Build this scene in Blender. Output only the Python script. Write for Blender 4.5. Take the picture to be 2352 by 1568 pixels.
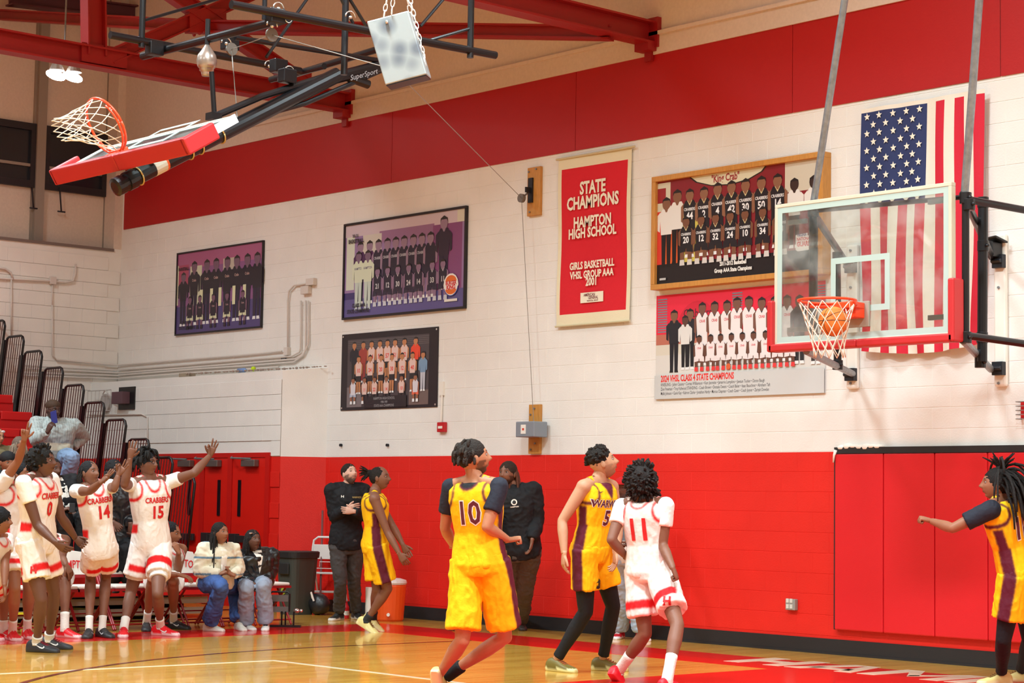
import bpy, bmesh, math, random
from mathutils import Vector as V, Matrix, noise
from mathutils.bvhtree import BVHTree
random.seed(7)
for o in list(bpy.data.objects): bpy.data.objects.remove(o)
SC = bpy.context.scene; COL = SC.collection
# ---------------------------------------------------------------- camera
F, CX, CY, CH = 4600.0, 1176.0, 784.0, 1.38
_r1 = V((-2930-CX, -(1089-CY), -F)).normalized()
_up = _r1.cross(V((1, -.016, 0))).normalized()
if _up.y < 0: _up = -_up
_X = -_r1; _Z = _up; _Y = _Z.cross(_X)
RW = Matrix((_X, _Y, _Z))                      # camera -> world
CAM = V((0, 0, CH))
cd = bpy.data.cameras.new('camera'); cam = bpy.data.objects.new('camera', cd); COL.objects.link(cam)
cd.sensor_width = 36; cd.lens = F*36/2352; cd.clip_end = 200; cd.clip_start = .05
cam.matrix_world = Matrix.Translation(CAM) @ RW.to_4x4()
SC.camera = cam
SC.view_settings.view_transform = 'Standard'; SC.view_settings.look = 'None'
SC.view_settings.gamma = 1; SC.view_settings.use_curve_mapping = False
SC.view_settings.exposure = 0.0
# ---------------------------------------------------------------- world and the gym's lamps
wd = bpy.data.worlds.new('gym_air'); SC.world = wd; wd.use_nodes = True
wd.node_tree.nodes['Background'].inputs[0].default_value = (.95, 1, 1, 1)
wd.node_tree.nodes['Background'].inputs[1].default_value = 0.22
def area(loc, target, w, h, power, col=(.765, .94, 1)):
    l = bpy.data.lights.new('lamp_light', 'AREA'); l.shape = 'RECTANGLE'; l.size = w; l.size_y = h
    l.energy = power; l.spread = math.radians(142); l.color = col
    o = bpy.data.objects.new('lamp_light', l); COL.objects.link(o)
    o.location = loc; o.rotation_euler = (V(target)-V(loc)).to_track_quat('-Z', 'Y').to_euler()
    return o
# rows of high bay lamps over the court (out of the frame, above the trusses)
for lx, ly, pw in [(-21.5, 3, 430), (-21.5, 9, 400), (-16.5, 1.5, 480), (-16.5, 7.5, 620), (-11, 1.5, 560), (-11, 7.5, 900),
                   (-5.5, 1.5, 560), (-5.5, 8.0, 1000), (0, 4, 560), (-10.5, 11.6, 260), (-5.5, 12.0, 330)]:
    area((lx, ly, 8.2), (lx, ly+.6, 0), 1.1, .6, pw*.595)

def ray(px, py): return RW @ (V((px-CX, -(py-CY), -F))/F)
def onX(px, py, x): d = ray(px, py); return CAM + d*(x/d.x)
def onY(px, py, y): d = ray(px, py); return CAM + d*(y/d.y)
def onZ(px, py, z=0.0): d = ray(px, py); return CAM + d*((z-CH)/d.z)
def dep(px, py, z): return CAM + ray(px, py)*z
FWD = -RW.col[2]; FWH = V((FWD.x, FWD.y, 0)).normalized(); RGH = V((FWH.y, -FWH.x, 0))   # away / right on the ground
def depth(p): return (p-CAM).dot(FWD)
UP = V((0, 0, 1))
# ---------------------------------------------------------------- materials
MATS = {}
def nt(m): return m.node_tree.nodes, m.node_tree.links
def mat(name, col, rough=.6, metal=0, bump=0, scale=40, var=0, coat=0, emit=0, trans=0, spec=.5, stretch=None):
    if name in MATS: return MATS[name]
    m = bpy.data.materials.new(name); m.use_nodes = True; N, L = nt(m); b = N['Principled BSDF']
    c = (*col, 1); b.inputs['Base Color'].default_value = c; b.inputs['Roughness'].default_value = rough
    b.inputs['Metallic'].default_value = metal; b.inputs['Coat Weight'].default_value = coat
    b.inputs['Specular IOR Level'].default_value = spec
    if trans: b.inputs['Transmission Weight'].default_value = trans
    if emit: b.inputs['Emission Color'].default_value = c; b.inputs['Emission Strength'].default_value = emit
    if bump or var:
        tc = N.new('ShaderNodeTexCoord'); mp = N.new('ShaderNodeMapping'); L.new(tc.outputs['Object'], mp.inputs[0])
        if stretch: mp.inputs['Scale'].default_value = stretch
        n = N.new('ShaderNodeTexNoise'); n.inputs['Scale'].default_value = scale; n.inputs['Detail'].default_value = 4
        L.new(mp.outputs[0], n.inputs['Vector'])
        if bump:
            bn = N.new('ShaderNodeBump'); bn.inputs['Strength'].default_value = bump; bn.inputs['Distance'].default_value = .01
            L.new(n.outputs['Fac'], bn.inputs['Height']); L.new(bn.outputs[0], b.inputs['Normal'])
        if var:
            r = N.new('ShaderNodeValToRGB'); r.color_ramp.elements[0].position = .3; r.color_ramp.elements[1].position = .7
            r.color_ramp.elements[0].color = (*[max(0, x*(1-var)) for x in col], 1)
            r.color_ramp.elements[1].color = (*[min(1, x*(1+var)) for x in col], 1)
            L.new(n.outputs['Fac'], r.inputs[0]); L.new(r.outputs[0], b.inputs['Base Color'])
    MATS[name] = m; return m
def vmat(name, rough=.7, bump=.15, scale=60, spec=.4, sss=0, coat=0):
    if name in MATS: return MATS[name]
    m = mat(name, (1, 1, 1), rough, bump=bump, scale=scale, spec=spec, coat=coat); N, L = nt(m)
    a = N.new('ShaderNodeVertexColor'); a.layer_name = 'Col'
    L.new(a.outputs[0], N['Principled BSDF'].inputs['Base Color'])
    if sss:
        N['Principled BSDF'].inputs['Subsurface Weight'].default_value = sss
        N['Principled BSDF'].inputs['Subsurface Radius'].default_value = (.01, .004, .002)
    return m
def S(r, g, b):                                   # sRGB 0-255 -> linear
    f = lambda c: (c/255/12.92) if c/255 <= .04045 else ((c/255+.055)/1.055)**2.4
    return (f(r), f(g), f(b))
# ---------------------------------------------------------------- mesh building
def lerp(a, b, t): return a+(b-a)*t
def bvh(o): return BVHTree.FromPolygons([v.co.copy() for v in o.data.vertices], [tuple(p.vertices) for p in o.data.polygons])
class M:
    def __init__(s): s.v = []; s.f = []; s.c = []
    def add(s, vs, fs, col=None):
        n = len(s.v); s.v += [tuple(p) for p in vs]; s.f += [tuple(i+n for i in f) for f in fs]; s.c += [col]*len(fs); return s
    def quad(s, a, b, c, d, col=None): return s.add([a, b, c, d], [(0, 1, 2, 3)], col)
    def box(s, lo, hi, col=None):
        (a, b, c), (d, e, f) = lo, hi
        return s.add([(a, b, c), (d, b, c), (d, e, c), (a, e, c), (a, b, f), (d, b, f), (d, e, f), (a, e, f)],
                     [(0, 3, 2, 1), (4, 5, 6, 7), (0, 1, 5, 4), (1, 2, 6, 5), (2, 3, 7, 6), (3, 0, 4, 7)], col)
    def obox(s, c, ax, ay, az, col=None):         # oriented box, half-axis vectors
        c = V(c); vs = [c+ax*i+ay*j+az*k for k in (-1, 1) for j, i in ((-1, -1), (-1, 1), (1, 1), (1, -1))]
        return s.add(vs, [(0, 3, 2, 1), (4, 5, 6, 7), (0, 1, 5, 4), (1, 2, 6, 5), (2, 3, 7, 6), (3, 0, 4, 7)], col)
    def loft(s, rings, n=12, cap=True, col=None, pw=1.0):   # rings: (centre, axis a, axis b)
        vs = []
        for c, a, b in rings:
            for i in range(n):
                t = 2*math.pi*i/n; cs, sn = math.cos(t), math.sin(t)
                if pw != 1: cs = math.copysign(abs(cs)**pw, cs); sn = math.copysign(abs(sn)**pw, sn)
                vs.append(c+a*cs+b*sn)
        fs = []
        for k in range(len(rings)-1):
            for i in range(n):
                j = (i+1) % n; fs.append((k*n+i, k*n+j, k*n+n+j, k*n+n+i))
        if cap: fs.append(tuple(range(n-1, -1, -1))); fs.append(tuple((len(rings)-1)*n+i for i in range(n)))
        return s.add(vs, fs, col)
    def tube(s, pts, r, n=8, cap=True, col=None):
        pts = [V(p) for p in pts]; rs = r if isinstance(r, (list, tuple)) else [r]*len(pts); rings = []
        d0 = (pts[1]-pts[0]).normalized(); a = d0.orthogonal().normalized()
        for i, p in enumerate(pts):
            d = (pts[min(i+1, len(pts)-1)]-pts[max(i-1, 0)]).normalized()
            a = (a-d*a.dot(d)).normalized(); b = d.cross(a); rings.append((p, a*rs[i], b*rs[i]))
        return s.loft(rings, n, cap, col)
    def ball(s, c, r, n=10, m=7, col=None, ax=None):
        c = V(c); X, Y, Z = ax or (V((1, 0, 0)), V((0, 1, 0)), V((0, 0, 1)))
        rr = r if isinstance(r, (list, tuple)) else (r, r, r); rings = []
        for i in range(m+1):
            t = math.pi*(i+.02)/(m+.04); q = math.sin(t)
            rings.append((c-Z*rr[2]*math.cos(t), X*rr[0]*q, Y*rr[1]*q))
        return s.loft(rings, n, True, col)
    def poly(s, pts, col=None): return s.add(pts, [tuple(range(len(pts)))], col)
    def prism(s, pts, off, col=None):             # extrude a planar polygon by a vector
        n = len(pts); a = [V(p) for p in pts]; b = [p+V(off) for p in a]
        fs = [tuple(range(n-1, -1, -1)), tuple(range(n, 2*n))]+[(i, (i+1) % n, n+(i+1) % n, n+i) for i in range(n)]
        return s.add(a+b, fs, col)
def mesh_of(m, name='mesh', smooth=False, fix=True):
    me = bpy.data.meshes.new(name); me.from_pydata(m.v, [], m.f)
    if fix:
        bm = bmesh.new(); bm.from_mesh(me); bmesh.ops.recalc_face_normals(bm, faces=bm.faces); bm.to_mesh(me); bm.free()
    if any(c is not None for c in m.c):
        at = me.color_attributes.new('Col', 'FLOAT_COLOR', 'CORNER'); k = 0
        for p, c in zip(me.polygons, m.c):
            c = c or (1, 1, 1)
            for _ in p.loop_indices: at.data[k].color = (*c, 1); k += 1
    if smooth: me.shade_smooth()
    return me
def link(name, me, parent=None, **kw):
    o = bpy.data.objects.new(name, me); COL.objects.link(o)
    if parent is not None: o.parent = parent; o.matrix_parent_inverse = parent.matrix_basis.inverted()
    for k, v in kw.items(): o[{'cat': 'category'}.get(k, k)] = v
    return o
def obj(name, m, material, parent=None, smooth=False, bevel=0, fix=True, **kw):
    me = m if isinstance(m, bpy.types.Mesh) else mesh_of(m, name, smooth, fix)
    me.materials.append(material) if not me.materials else None
    o = link(name, me, parent, **kw)
    if bevel:
        b = o.modifiers.new('bevel', 'BEVEL'); b.width = bevel; b.segments = 2; b.limit_method = 'ANGLE'
    return o
def thing(name, label, cat, loc=(0, 0, 0), group=None):
    o = bpy.data.objects.new(name, None); COL.objects.link(o); o.location = loc; o['label'] = label; o['category'] = cat
    o.empty_display_size = .1
    if group: o['group'] = group
    o.matrix_basis  # location is used by the parent inverse
    return o
def struct(name, m, material, parent=None, **kw):
    o = obj(name, m, material, parent, **kw)
    if parent is None: o['kind'] = 'structure'
    return o
def copy_tree(o, off, label=None, parent=None):
    c = o.copy(); COL.objects.link(c)
    if parent is None: c.location = o.location+V(off)
    else: c.parent = parent
    if label: c['label'] = label
    for ch in o.children: copy_tree(ch, off, None, c)
    return c
_T = {}
def text2d(s, size=1.0, bold=.0, squeeze=1.0, align='CENTER', shear=0):
    key = (s, size, bold, squeeze, align, shear)
    if key not in _T:
        cu = bpy.data.curves.new('t', 'FONT'); cu.body = s; cu.size = size; cu.offset = bold*size; cu.align_x = align
        cu.align_y = 'CENTER'; cu.resolution_u = 2; cu.shear = shear
        o = bpy.data.objects.new('t', cu); COL.objects.link(o)
        dg = bpy.context.evaluated_depsgraph_get(); me = bpy.data.meshes.new_from_object(o.evaluated_get(dg))
        _T[key] = ([(v.co.x*squeeze, v.co.y) for v in me.vertices], [tuple(p.vertices) for p in me.polygons])
        bpy.data.objects.remove(o); bpy.data.meshes.remove(me); bpy.data.curves.remove(cu)
    return _T[key]
def ptext(m, s, O, R, U, size, col=None, bold=.02, squeeze=1.0, align='CENTER', off=0.0, arc=0, shear=0):
    vs, fs = text2d(s, size, bold, squeeze, align, shear); O, R, U = V(O), V(R), V(U); N = R.cross(U)*off
    pt = []
    for x, y in vs:
        if arc:
            t = x/arc; x, y = (arc+y)*math.sin(t), (arc+y)*math.cos(t)-arc
        pt.append(O+R*x+U*y+N)
    m.add(pt, fs, col)
# ================================================================= the room
D = 15.01; XC = -25.5; RWZ = 1.92; XR = -3.0
white = mat('painted_block_white', S(238, 234, 228), .55, bump=.25, scale=60, var=.03)
red = mat('painted_block_red', S(222, 30, 18), .38, bump=.25, scale=60, var=.04)
redpad = mat('vinyl_pad_red', S(215, 24, 34), .42, bump=.12, scale=150)
blackm = mat('black_rubber', S(28, 26, 28), .6, bump=.1, scale=80)
tan = mat('roof_deck_tan', S(216, 198, 184), .8, bump=.15, scale=30, var=.04)
rsteel = mat('truss_red_steel', S(150, 18, 22), .45, bump=.1, scale=30)
bsteel = mat('black_pipe_steel', S(26, 26, 30), .32, .3, spec=.6)
gsteel = mat('galvanised_pipe', S(140, 145, 150), .4, .6, var=.2, scale=20)
chrome = mat('bright_steel', S(215, 215, 210), .25, .9)
woodp = mat('pine_board', S(196, 136, 62), .5, bump=.1, scale=8, var=.12, stretch=(12, 12, 1.5))
wplain = mat('white_paint_plain', S(236, 230, 220), .5)
# two paints on the blocks: red below the line, white above it
blk = mat('painted_block', S(238, 234, 228), .5, bump=.16, scale=70, var=.0)
N, L = nt(blk); g = N.new('ShaderNodeNewGeometry'); sx = N.new('ShaderNodeSeparateXYZ'); L.new(g.outputs['Position'], sx.inputs[0])
ms = N.new('ShaderNodeMath'); ms.operation = 'GREATER_THAN'; ms.inputs[1].default_value = RWZ-.004; L.new(sx.outputs['Z'], ms.inputs[0])
mx = N.new('ShaderNodeMix'); mx.data_type = 'RGBA'; L.new(ms.outputs[0], mx.inputs['Factor'])
mx.inputs['A'].default_value = (*S(224, 30, 18), 1); mx.inputs['B'].default_value = (*S(238, 234, 228), 1)
nz = N.new('ShaderNodeTexNoise'); nz.inputs['Scale'].default_value = 2.5; nz.inputs['Detail'].default_value = 5; L.new(g.outputs['Position'], nz.inputs['Vector'])
mr = N.new('ShaderNodeMapRange'); mr.inputs['To Min'].default_value = .9; mr.inputs['To Max'].default_value = 1.05; L.new(nz.outputs['Fac'], mr.inputs[0])
m2 = N.new('ShaderNodeMix'); m2.data_type = 'RGBA'; m2.blend_type = 'MULTIPLY'; m2.inputs['Factor'].default_value = 1
L.new(mx.outputs['Result'], m2.inputs['A']); L.new(mr.outputs[0], m2.inputs['B']); L.new(m2.outputs['Result'], N['Principled BSDF'].inputs['Base Color'])
tc = N['Texture Coordinate']; L.new(g.outputs['Position'], N['Mapping'].inputs[0])
# floor: narrow maple strips under a glossy finish
flm = mat('maple_court_floor', S(196, 140, 62), .16, coat=.25); N, L = nt(flm); b = N['Principled BSDF']
g = N.new('ShaderNodeNewGeometry'); mp = N.new('ShaderNodeMapping'); mp.inputs['Rotation'].default_value = (0, 0, math.pi/2)
L.new(g.outputs['Position'], mp.inputs[0])
br = N.new('ShaderNodeTexBrick'); br.inputs['Scale'].default_value = 1; br.inputs['Brick Width'].default_value = 1.1
br.inputs['Row Height'].default_value = .057; br.inputs['Mortar Size'].default_value = .0012; br.offset = .37
br.inputs['Color1'].default_value = (*S(216, 166, 72), 1); br.inputs['Color2'].default_value = (*S(200, 144, 56), 1)
br.inputs['Mortar'].default_value = (*S(130, 82, 34), 1); L.new(mp.outputs[0], br.inputs['Vector'])
nz = N.new('ShaderNodeTexNoise'); nz.inputs['Scale'].default_value = 3; mp2 = N.new('ShaderNodeMapping'); mp2.inputs['Scale'].default_value = (6, .5, 1)
L.new(g.outputs['Position'], mp2.inputs[0]); L.new(mp2.outputs[0], nz.inputs['Vector'])
mr = N.new('ShaderNodeMapRange'); mr.inputs['To Min'].default_value = .8; mr.inputs['To Max'].default_value = 1.15; L.new(nz.outputs['Fac'], mr.inputs[0])
m2 = N.new('ShaderNodeMix'); m2.data_type = 'RGBA'; m2.blend_type = 'MULTIPLY'; m2.inputs['Factor'].default_value = 1
L.new(br.outputs['Color'], m2.inputs['A']); L.new(mr.outputs[0], m2.inputs['B']); L.new(m2.outputs['Result'], b.inputs['Base Color'])
bn = N.new('ShaderNodeBump'); bn.inputs['Strength'].default_value = .06; bn.inputs['Distance'].default_value = .004
nw = N.new('ShaderNodeTexNoise'); nw.inputs['Scale'].default_value = 5; L.new(g.outputs['Position'], nw.inputs['Vector']); L.new(nw.outputs['Fac'], bn.inputs['Height'])
L.new(bn.outputs[0], b.inputs['Normal'])
m = M(); m.box((XC-.6, -6, -.1), (4, D+.3, 0)); floor = struct('floor', m, flm)
def paint(name, col, rough=.18):
    m = mat(name, col, rough, coat=.2, bump=.04, scale=5); return m
pred = paint('court_paint_red', S(206, 22, 18)); pwhite = paint('court_paint_white', S(232, 220, 190)); pmar = paint('court_paint_maroon', S(96, 34, 34))
m = M(); m.box((-18, 13.17, 0), (XR, 14.08, .0015)); m.box((-18, -6, 0), (-17.07, 13.17, .0015)); m.box((-11.45, 7, 0), (-7.25, 13.17, .0012))
struct('trim_1', m, pred, label='red painted border and lane on the court floor')
m = M(); m.box((-14.33, -6, .0), (-14.28, 10.06, .0022)); m.box((-14.28, 10.01, 0), (XR, 10.06, .0022)); struct('trim_2', m, pwhite)
m = M(); arc = [(-9.35-6.03*math.cos(t), 11.6-6.03*math.sin(t)) for t in [i*math.pi/60 for i in range(0, 45)]]
arc = [(-15.38, 13.17)]+arc
for (a, b_), (c, d) in zip(arc, arc[1:]):
    n = V((-(d-b_), c-a)).normalized()*.026; m.quad((a+n.x, b_+n.y, .0026), (a-n.x, b_-n.y, .0026), (c-n.x, d-n.y, .0026), (c+n.x, d+n.y, .0026))
struct('trim_3', m, pmar)
GL = {'H': [[(0, 0), (.2, 0), (.2, 1), (0, 1)], [(.2, .4), (.5, .4), (.5, .62), (.2, .62)], [(.5, 0), (.7, 0), (.7, 1), (.5, 1)]],
      'A': [[(0, 0), (.2, 0), (.42, 1), (.25, 1)], [(.6, 0), (.8, 0), (.55, 1), (.42, 1)], [(.15, .2), (.65, .2), (.60, .4), (.2, .4)]],
      'M': [[(0, 0), (.2, 0), (.2, 1), (0, 1)], [(.2, 1), (.2, .68), (.45, .2), (.5, .35)], [(.7, 1), (.7, .68), (.45, .2), (.4, .35)], [(.7, 0), (.9, 0), (.9, 1), (.7, 1)]],
      'P': [[(0, 0), (.2, 0), (.2, 1), (0, 1)], [(.2, .8), (.7, .8), (.7, 1), (.2, 1)], [(.5, .55), (.7, .55), (.7, .8), (.5, .8)], [(.2, .35), (.7, .35), (.7, .55), (.2, .55)]],
      'T': [[(.25, 0), (.45, 0), (.45, .8), (.25, .8)], [(0, .8), (.7, .8), (.7, 1), (0, 1)]],
      'O': [[(0, 0), (.2, 0), (.2, 1), (0, 1)], [(.5, 0), (.7, 0), (.7, 1), (.5, 1)], [(.2, 0), (.5, 0), (.5, .2), (.2, .2)], [(.2, .8), (.5, .8), (.5, 1), (.2, 1)]],
      'N': [[(0, 0), (.2, 0), (.2, 1), (0, 1)], [(.2, 1), (.2, .7), (.5, 0), (.5, .3)], [(.5, 0), (.7, 0), (.7, 1), (.5, 1)]]}
m = M(); xx = -12.24
for ch in 'HAMPTON':
    for q in GL[ch]: m.prism([(xx+a*.92, 13.47+b*.70, .0015) for a, b in q], (0, 0, .0016))
    xx += (.8 if ch == 'A' else .9 if ch == 'M' else .7)*.92+.06
struct('trim_4', m, pwhite)
# --- long wall: backing, blocks, red band, pale beam
m = M(); m.box((XC-.6, D+.003, 0), (XR, D+.3, 6.2)); wall = struct('wall_right', m, blk)
m = M(); m.box((XC-.6, D+.0, 6.36), (XR+3.2, D+.3, 10)); struct('wall_right_upper', m, tan)
BW, BH, G = .4, .1945, .0015
def blockmesh(bw=BW, bh=BH):
    m = M(); g, d = G, .003; x0, x1, z0, z1 = g*.3, bw-g*.3, g, bh-g
    m.add([(x0, .0035, z0), (x1, .0035, z0), (x1, .0035, z1), (x0, .0035, z1), (x0+d, 0, z0+d), (x1-d, 0, z0+d), (x1-d, 0, z1-d), (x0+d, 0, z1-d)],
          [(4, 5, 6, 7), (0, 1, 5, 4), (1, 2, 6, 5), (2, 3, 7, 6), (3, 0, 4, 7)]); return m
bm_ = mesh_of(blockmesh(), 'block'); bm_.materials.append(blk)
hb = blockmesh(BW/2)
cells = []
for r in range(-10, 18):
    z = RWZ+r*BH
    if z > 5.25 or z < -.02: continue
    x = XC + (0 if r % 2 else BW/2)
    while x < XR-BW:
        if not (z < RWZ-.1 and x > -12.3) and not (x < -20.9 and z < 2.9): cells.append((x, z))
        x += BW
def pxs(x, z): return -((x+BW/2)**2+D*D)
cells.sort(key=lambda c: -pxs(*c))
vis = [c for c in cells if c[0] < -9.3]; oth = [c for c in cells if c[0] >= -9.3]
for x, z in vis[:300]:
    o = link('block', bm_, wall); o.location = (x, D, z)
def joined(cells, flip=None):
    m = M(); base = blockmesh()
    for x, z in cells: m.add([(p[0]+x, p[1]+D, p[2]+z) for p in base.v], base.f)
    return m
o = obj('block', joined(vis[300:]+oth), blk, wall, fix=False); o['kind'] = 'stuff'
# painted panels of the red band, each its own panel
band = mat('band_red_panel', S(176, 14, 18), .5, bump=.1, scale=40)
bx = [-25.45]; 
for px in (905, 1325, 1822, 2300): bx.append(onY(px, 200, D).x)
bx.append(XR)
for a, b_ in zip(bx, bx[1:]):
    m = M(); m.box((a+.004, D-.012, 5.26), (b_-.004, D+.012, 6.14)); obj('band_panel', m, band, wall)
m = M(); m.box((XC, D-.03, 6.14), (XR, D+.3, 6.36)); m.box((XC, D-.06, 6.34), (XR, D+.0, 6.38)); struct('trim_5', m, tan, label='pale concrete beam on top of the red band')
# base moulding
m = M(); m.box((XC, D-.012, 0), (XR, D+.012, .145)); m.box((XC, D-.02, 0), (XR, D, .02)); struct('baseboard_right', m, blackm)
# roof deck: ribbed panels rising from the wall
m = M(); 
for i in range(15):
    y1 = D+.3-i*1.5; y0 = y1-1.5; z1 = 9.0+(D-y1)*.12; z0 = 9.0+(D-y0)*.12
    m.prism([(XC-.6, y0+.012, z0), (XC-.6, y1, z1), (XC-.6, y1, z1+.1), (XC-.6, y0+.012, z0+.1)], (XR+4-XC+.6, 0, 0))
struct('ceiling', m, tan)
# unseen side and rear walls close the gym
m = M(); m.box((XR+3, -6, 0), (XR+3.2, D+.3, 11)); struct('wall_near', m, white)
m = M(); m.box((XC-.6, -6.2, 0), (XR+3.2, -6, 11)); struct('wall_rear', m, white)
m = M(); m.box((XR-.01, D-.1, 0), (XR+3, D+.3, 6.4)); struct('wall_right_end', m, white)
# --- left wall: blocks up to the sill, recess with tall panels and dark windows above
ZS = 4.97
m = M(); m.box((XC-.3, -6, 0), (XC-.012, D+.3, ZS)); wl = struct('wall_left', m, blk)
m = M(); m.box((XC-.3, onX(262, 560, XC).y, ZS), (XC-.012, D+.3, 10.)); struct('wall_left_pier', m, tan)
mm = M(); base = blockmesh(); k = 0
y = 6.0
for r in range(-10, 17):
    z = RWZ+r*BH
    if z+BH > ZS+.02 or z < 0: continue
    y = 7.0+(0 if r % 2 else BW/2)
    while y < D-BW+.05:
        vs = [(XC-p[1], p[0]+y, p[2]+z) for p in base.v]; mm.add(vs, base.f); y += BW
o = obj('block', mm, blk, wl); o['kind'] = 'stuff'
XB = XC-.34
m = M(); m.box((XB-.1, -6, ZS-.05), (XB, D+.3, 10)); struct('wall_left_upper', m, tan)
m = M(); m.box((XB, -6, ZS-.04), (XC+.01, onX(262, 560, XC).y, ZS)); struct('trim_6', m, mat('sill_grey', S(120, 105, 98), .7))
grayt = mat('mullion_grey', S(150, 138, 128), .6); dark = mat('dark_frame', S(34, 32, 40), .5)
for px in (84, 252):
    yy = onX(px, 450, XB).y
    m = M(); m.box((XB, yy-.07, ZS), (XB+.1, yy+.07, 10)); m.box((XB, yy-.1, ZS), (XB+.04, yy-.07, 10)); struct('trim_7', m, grayt)
glassd = mat('dark_window_glass', S(30, 34, 44), .15, spec=.6)
wz0 = onX(120, 438, XB).z; wz1 = onX(120, 292, XB).z
for i, (pa, pb) in enumerate([(-95, 75), (95, 240)]):
    ya, yb = onX(pa, 430, XB).y, onX(pb, 430, XB).y
    m = M(); 
    for a0, a1, c0, c1 in [(ya, yb, wz0, wz0+.1), (ya, yb, wz1-.1, wz1), (ya, ya+.08, wz0+.1, wz1-.1), (yb-.08, yb, wz0+.1, wz1-.1)]:
        m.box((XB, a0, c0), (XB+.07, a1, c1))
    w = struct('window_%d' % (i+1), m, dark)
    m = M(); m.box((XB, ya+.05, wz0+.05), (XB+.02, yb-.05, wz1-.05)); obj('pane', m, glassd, w)
    m = M(); m.box((XB+.02, ya, wz0+.3), (XB+.06, yb, wz0+.34)); obj('window_bar', m, grayt, w)
m = M()
m.box((XB+.02, onX(237, 480, XB).y, wz0+.5), (XB+.05, onX(237, 480, XB).y+.02, wz0+1.2))
for px, y0, y1 in [(75, 430, 478), (139, 430, 486)]:
    m = M(); a, b_ = onX(px-2, y0, XB+.1), onX(px+2, y1, XB+.1); m.tube([a, b_], .012, 6); m.tube([b_+V((0, -.06, 0)), b_+V((0, .06, 0))], .012, 6)
    obj('window_crank', m, dark, smooth=True, label='dark hanging window crank rod under the '+('left dark window' if px < 100 else 'right dark window, nearer the corner'), cat='rod')
# --- entrance block in front of the long wall with double doors
XV = -20.75; YV = 14.58; ZT = onX(648, 850, XV).z
m = M(); a = [(XV, YV, 0), (-20.33, D+.05, 0), (XC-.3, D+.05, 0), (XC-.3, YV, 0)]
# main body of the block, top rising slightly to the wall
def P(x, y, z): return V((x, y, z))
tz = onY(757, 843, D).z
m.add([(XV, YV, 0), (-20.75, D+.05, 0), (XC-.3, D+.05, 0), (XC-.3, YV, 0), (XV, YV, ZT-.0), (XV, D+.05, tz), (XC-.3, D+.05, tz+.0), (XC-.3, YV, ZT)],
      [(0, 1, 2, 3), (4, 7, 6, 5), (0, 4, 5, 1), (1, 5, 6, 2), (2, 6, 7, 3), (3, 7, 4, 0)])
m.add([(XV, YV, 0), (-20.33, D+.05, 0), (-20.75, D+.05, 0), (XV, YV, ZT), (-20.33, D+.05, tz), (-20.75, D+.05, tz)], [(0, 1, 4, 3), (0, 2, 1), (3, 4, 5), (1, 2, 5, 4), (2, 0, 3, 5)])
wv = struct('wall_vestibule', m, blk)
mm = M()
for r in range(-10, 7):
    z = RWZ+r*BH
    if z < 0 or z+BH > ZT+.03: continue
    x = XV-.4-(0 if r % 2 else BW/2)
    if r % 2 == 0:
        h = M(); h.v = [(p[0]*.5, p[1], p[2]) for p in base.v]; mm.add([(p[0]*.5+XV-.2, p[1]+YV-.012, p[2]+z) for p in base.v], base.f); 
    while x > XC-.2:
        if z >= RWZ+.1 or x > onY(628, 1200, YV).x-.05 or x < -24.2: mm.add([(p[0]+x, p[1]+YV-.012, p[2]+z) for p in base.v], base.f)
        x -= BW
o = obj('block', mm, blk, wv, fix=False); o['kind'] = 'stuff'
mort = mat('mortar_rubble', S(160, 140, 128), .9, bump=.6, scale=60); m = M()
for i in range(46):
    px = 430+i*7+random.uniform(-3, 3)
    c = onY(px, 850-(px-648)*.064-3, D-.1) if px > 648 else onY(px, 870-(px-280)*.0545-3.5, YV+.06)
    m.ball(c, (random.uniform(.01, .035), .02, random.uniform(.006, .016)), 6, 4)
obj('rubble', m, mort, kind='stuff', label='crumbs of mortar along the ledge above the doors', cat='rubble')
m = M(); c = onY(582, 847, YV+.12); m.ball(c, .033, 12, 8); obj('tennis_ball', m, mat('tennis_ball_felt', S(200, 230, 40), .9, bump=.3, scale=200), smooth=True, label='yellow-green ball lying on the ledge above the doors', cat='ball')
m = M(); c = onY(556, 850, YV+.12); m.tube([c+V((-.08, 0, 0)), c+V((.06, 0, 0)), c+V((.08, 0, 0)), c+V((.1, 0, 0))], [.03, .03, .014, .012], 10); obj('plastic_bottle', m, mat('blue_plastic', S(120, 150, 200), .3), smooth=True, label='pale blue plastic bottle lying on the ledge above the doors', cat='bottle')
m = M(); c = onY(430, 862, YV+.12); m.box(c-V((.13, .05, .02)), c+V((.13, .05, .03))); obj('cardboard_box', m, mat('cardboard', S(150, 135, 115), .8), label='flat grey-brown cardboard piece on the ledge above the doors', cat='box')
# doors: outer frame px 355..622, top 1038
fr = mat('door_red_enamel', S(196, 22, 16), .4, bump=.06, scale=30)
dr = mat('door_red_leaf', S(214, 28, 18), .35, bump=.05, scale=30)
xl, xr = onY(352, 1100, YV).x, onY(622, 1100, YV).x; zt = onY(600, 1039, YV).z
m = M(); YF = YV-.03
xm = onY(530, 1150, YV).x; xa = onY(542, 1150, YV).x; xb = onY(609, 1150, YV).x; xc_ = onY(447, 1150, YV).x; xd = onY(425, 1150, YV).x
m.box((xl, YF, zt-.06), (xr, YV, zt)); m.box((xl, YF, 0), (xl+.07, YV, zt-.06)); m.box((xr-.09, YF, 0), (xr, YV, zt-.06)); m.box((xm-.05, YF, 0), (xm+.05, YV, zt-.06)); m.box((xl+1.2, YF, 0), (xl+1.3, YV, zt-.06))
struct('trim_8', m, fr)
blackglass = mat('door_slit_glass', S(20, 20, 26), .2)
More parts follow.
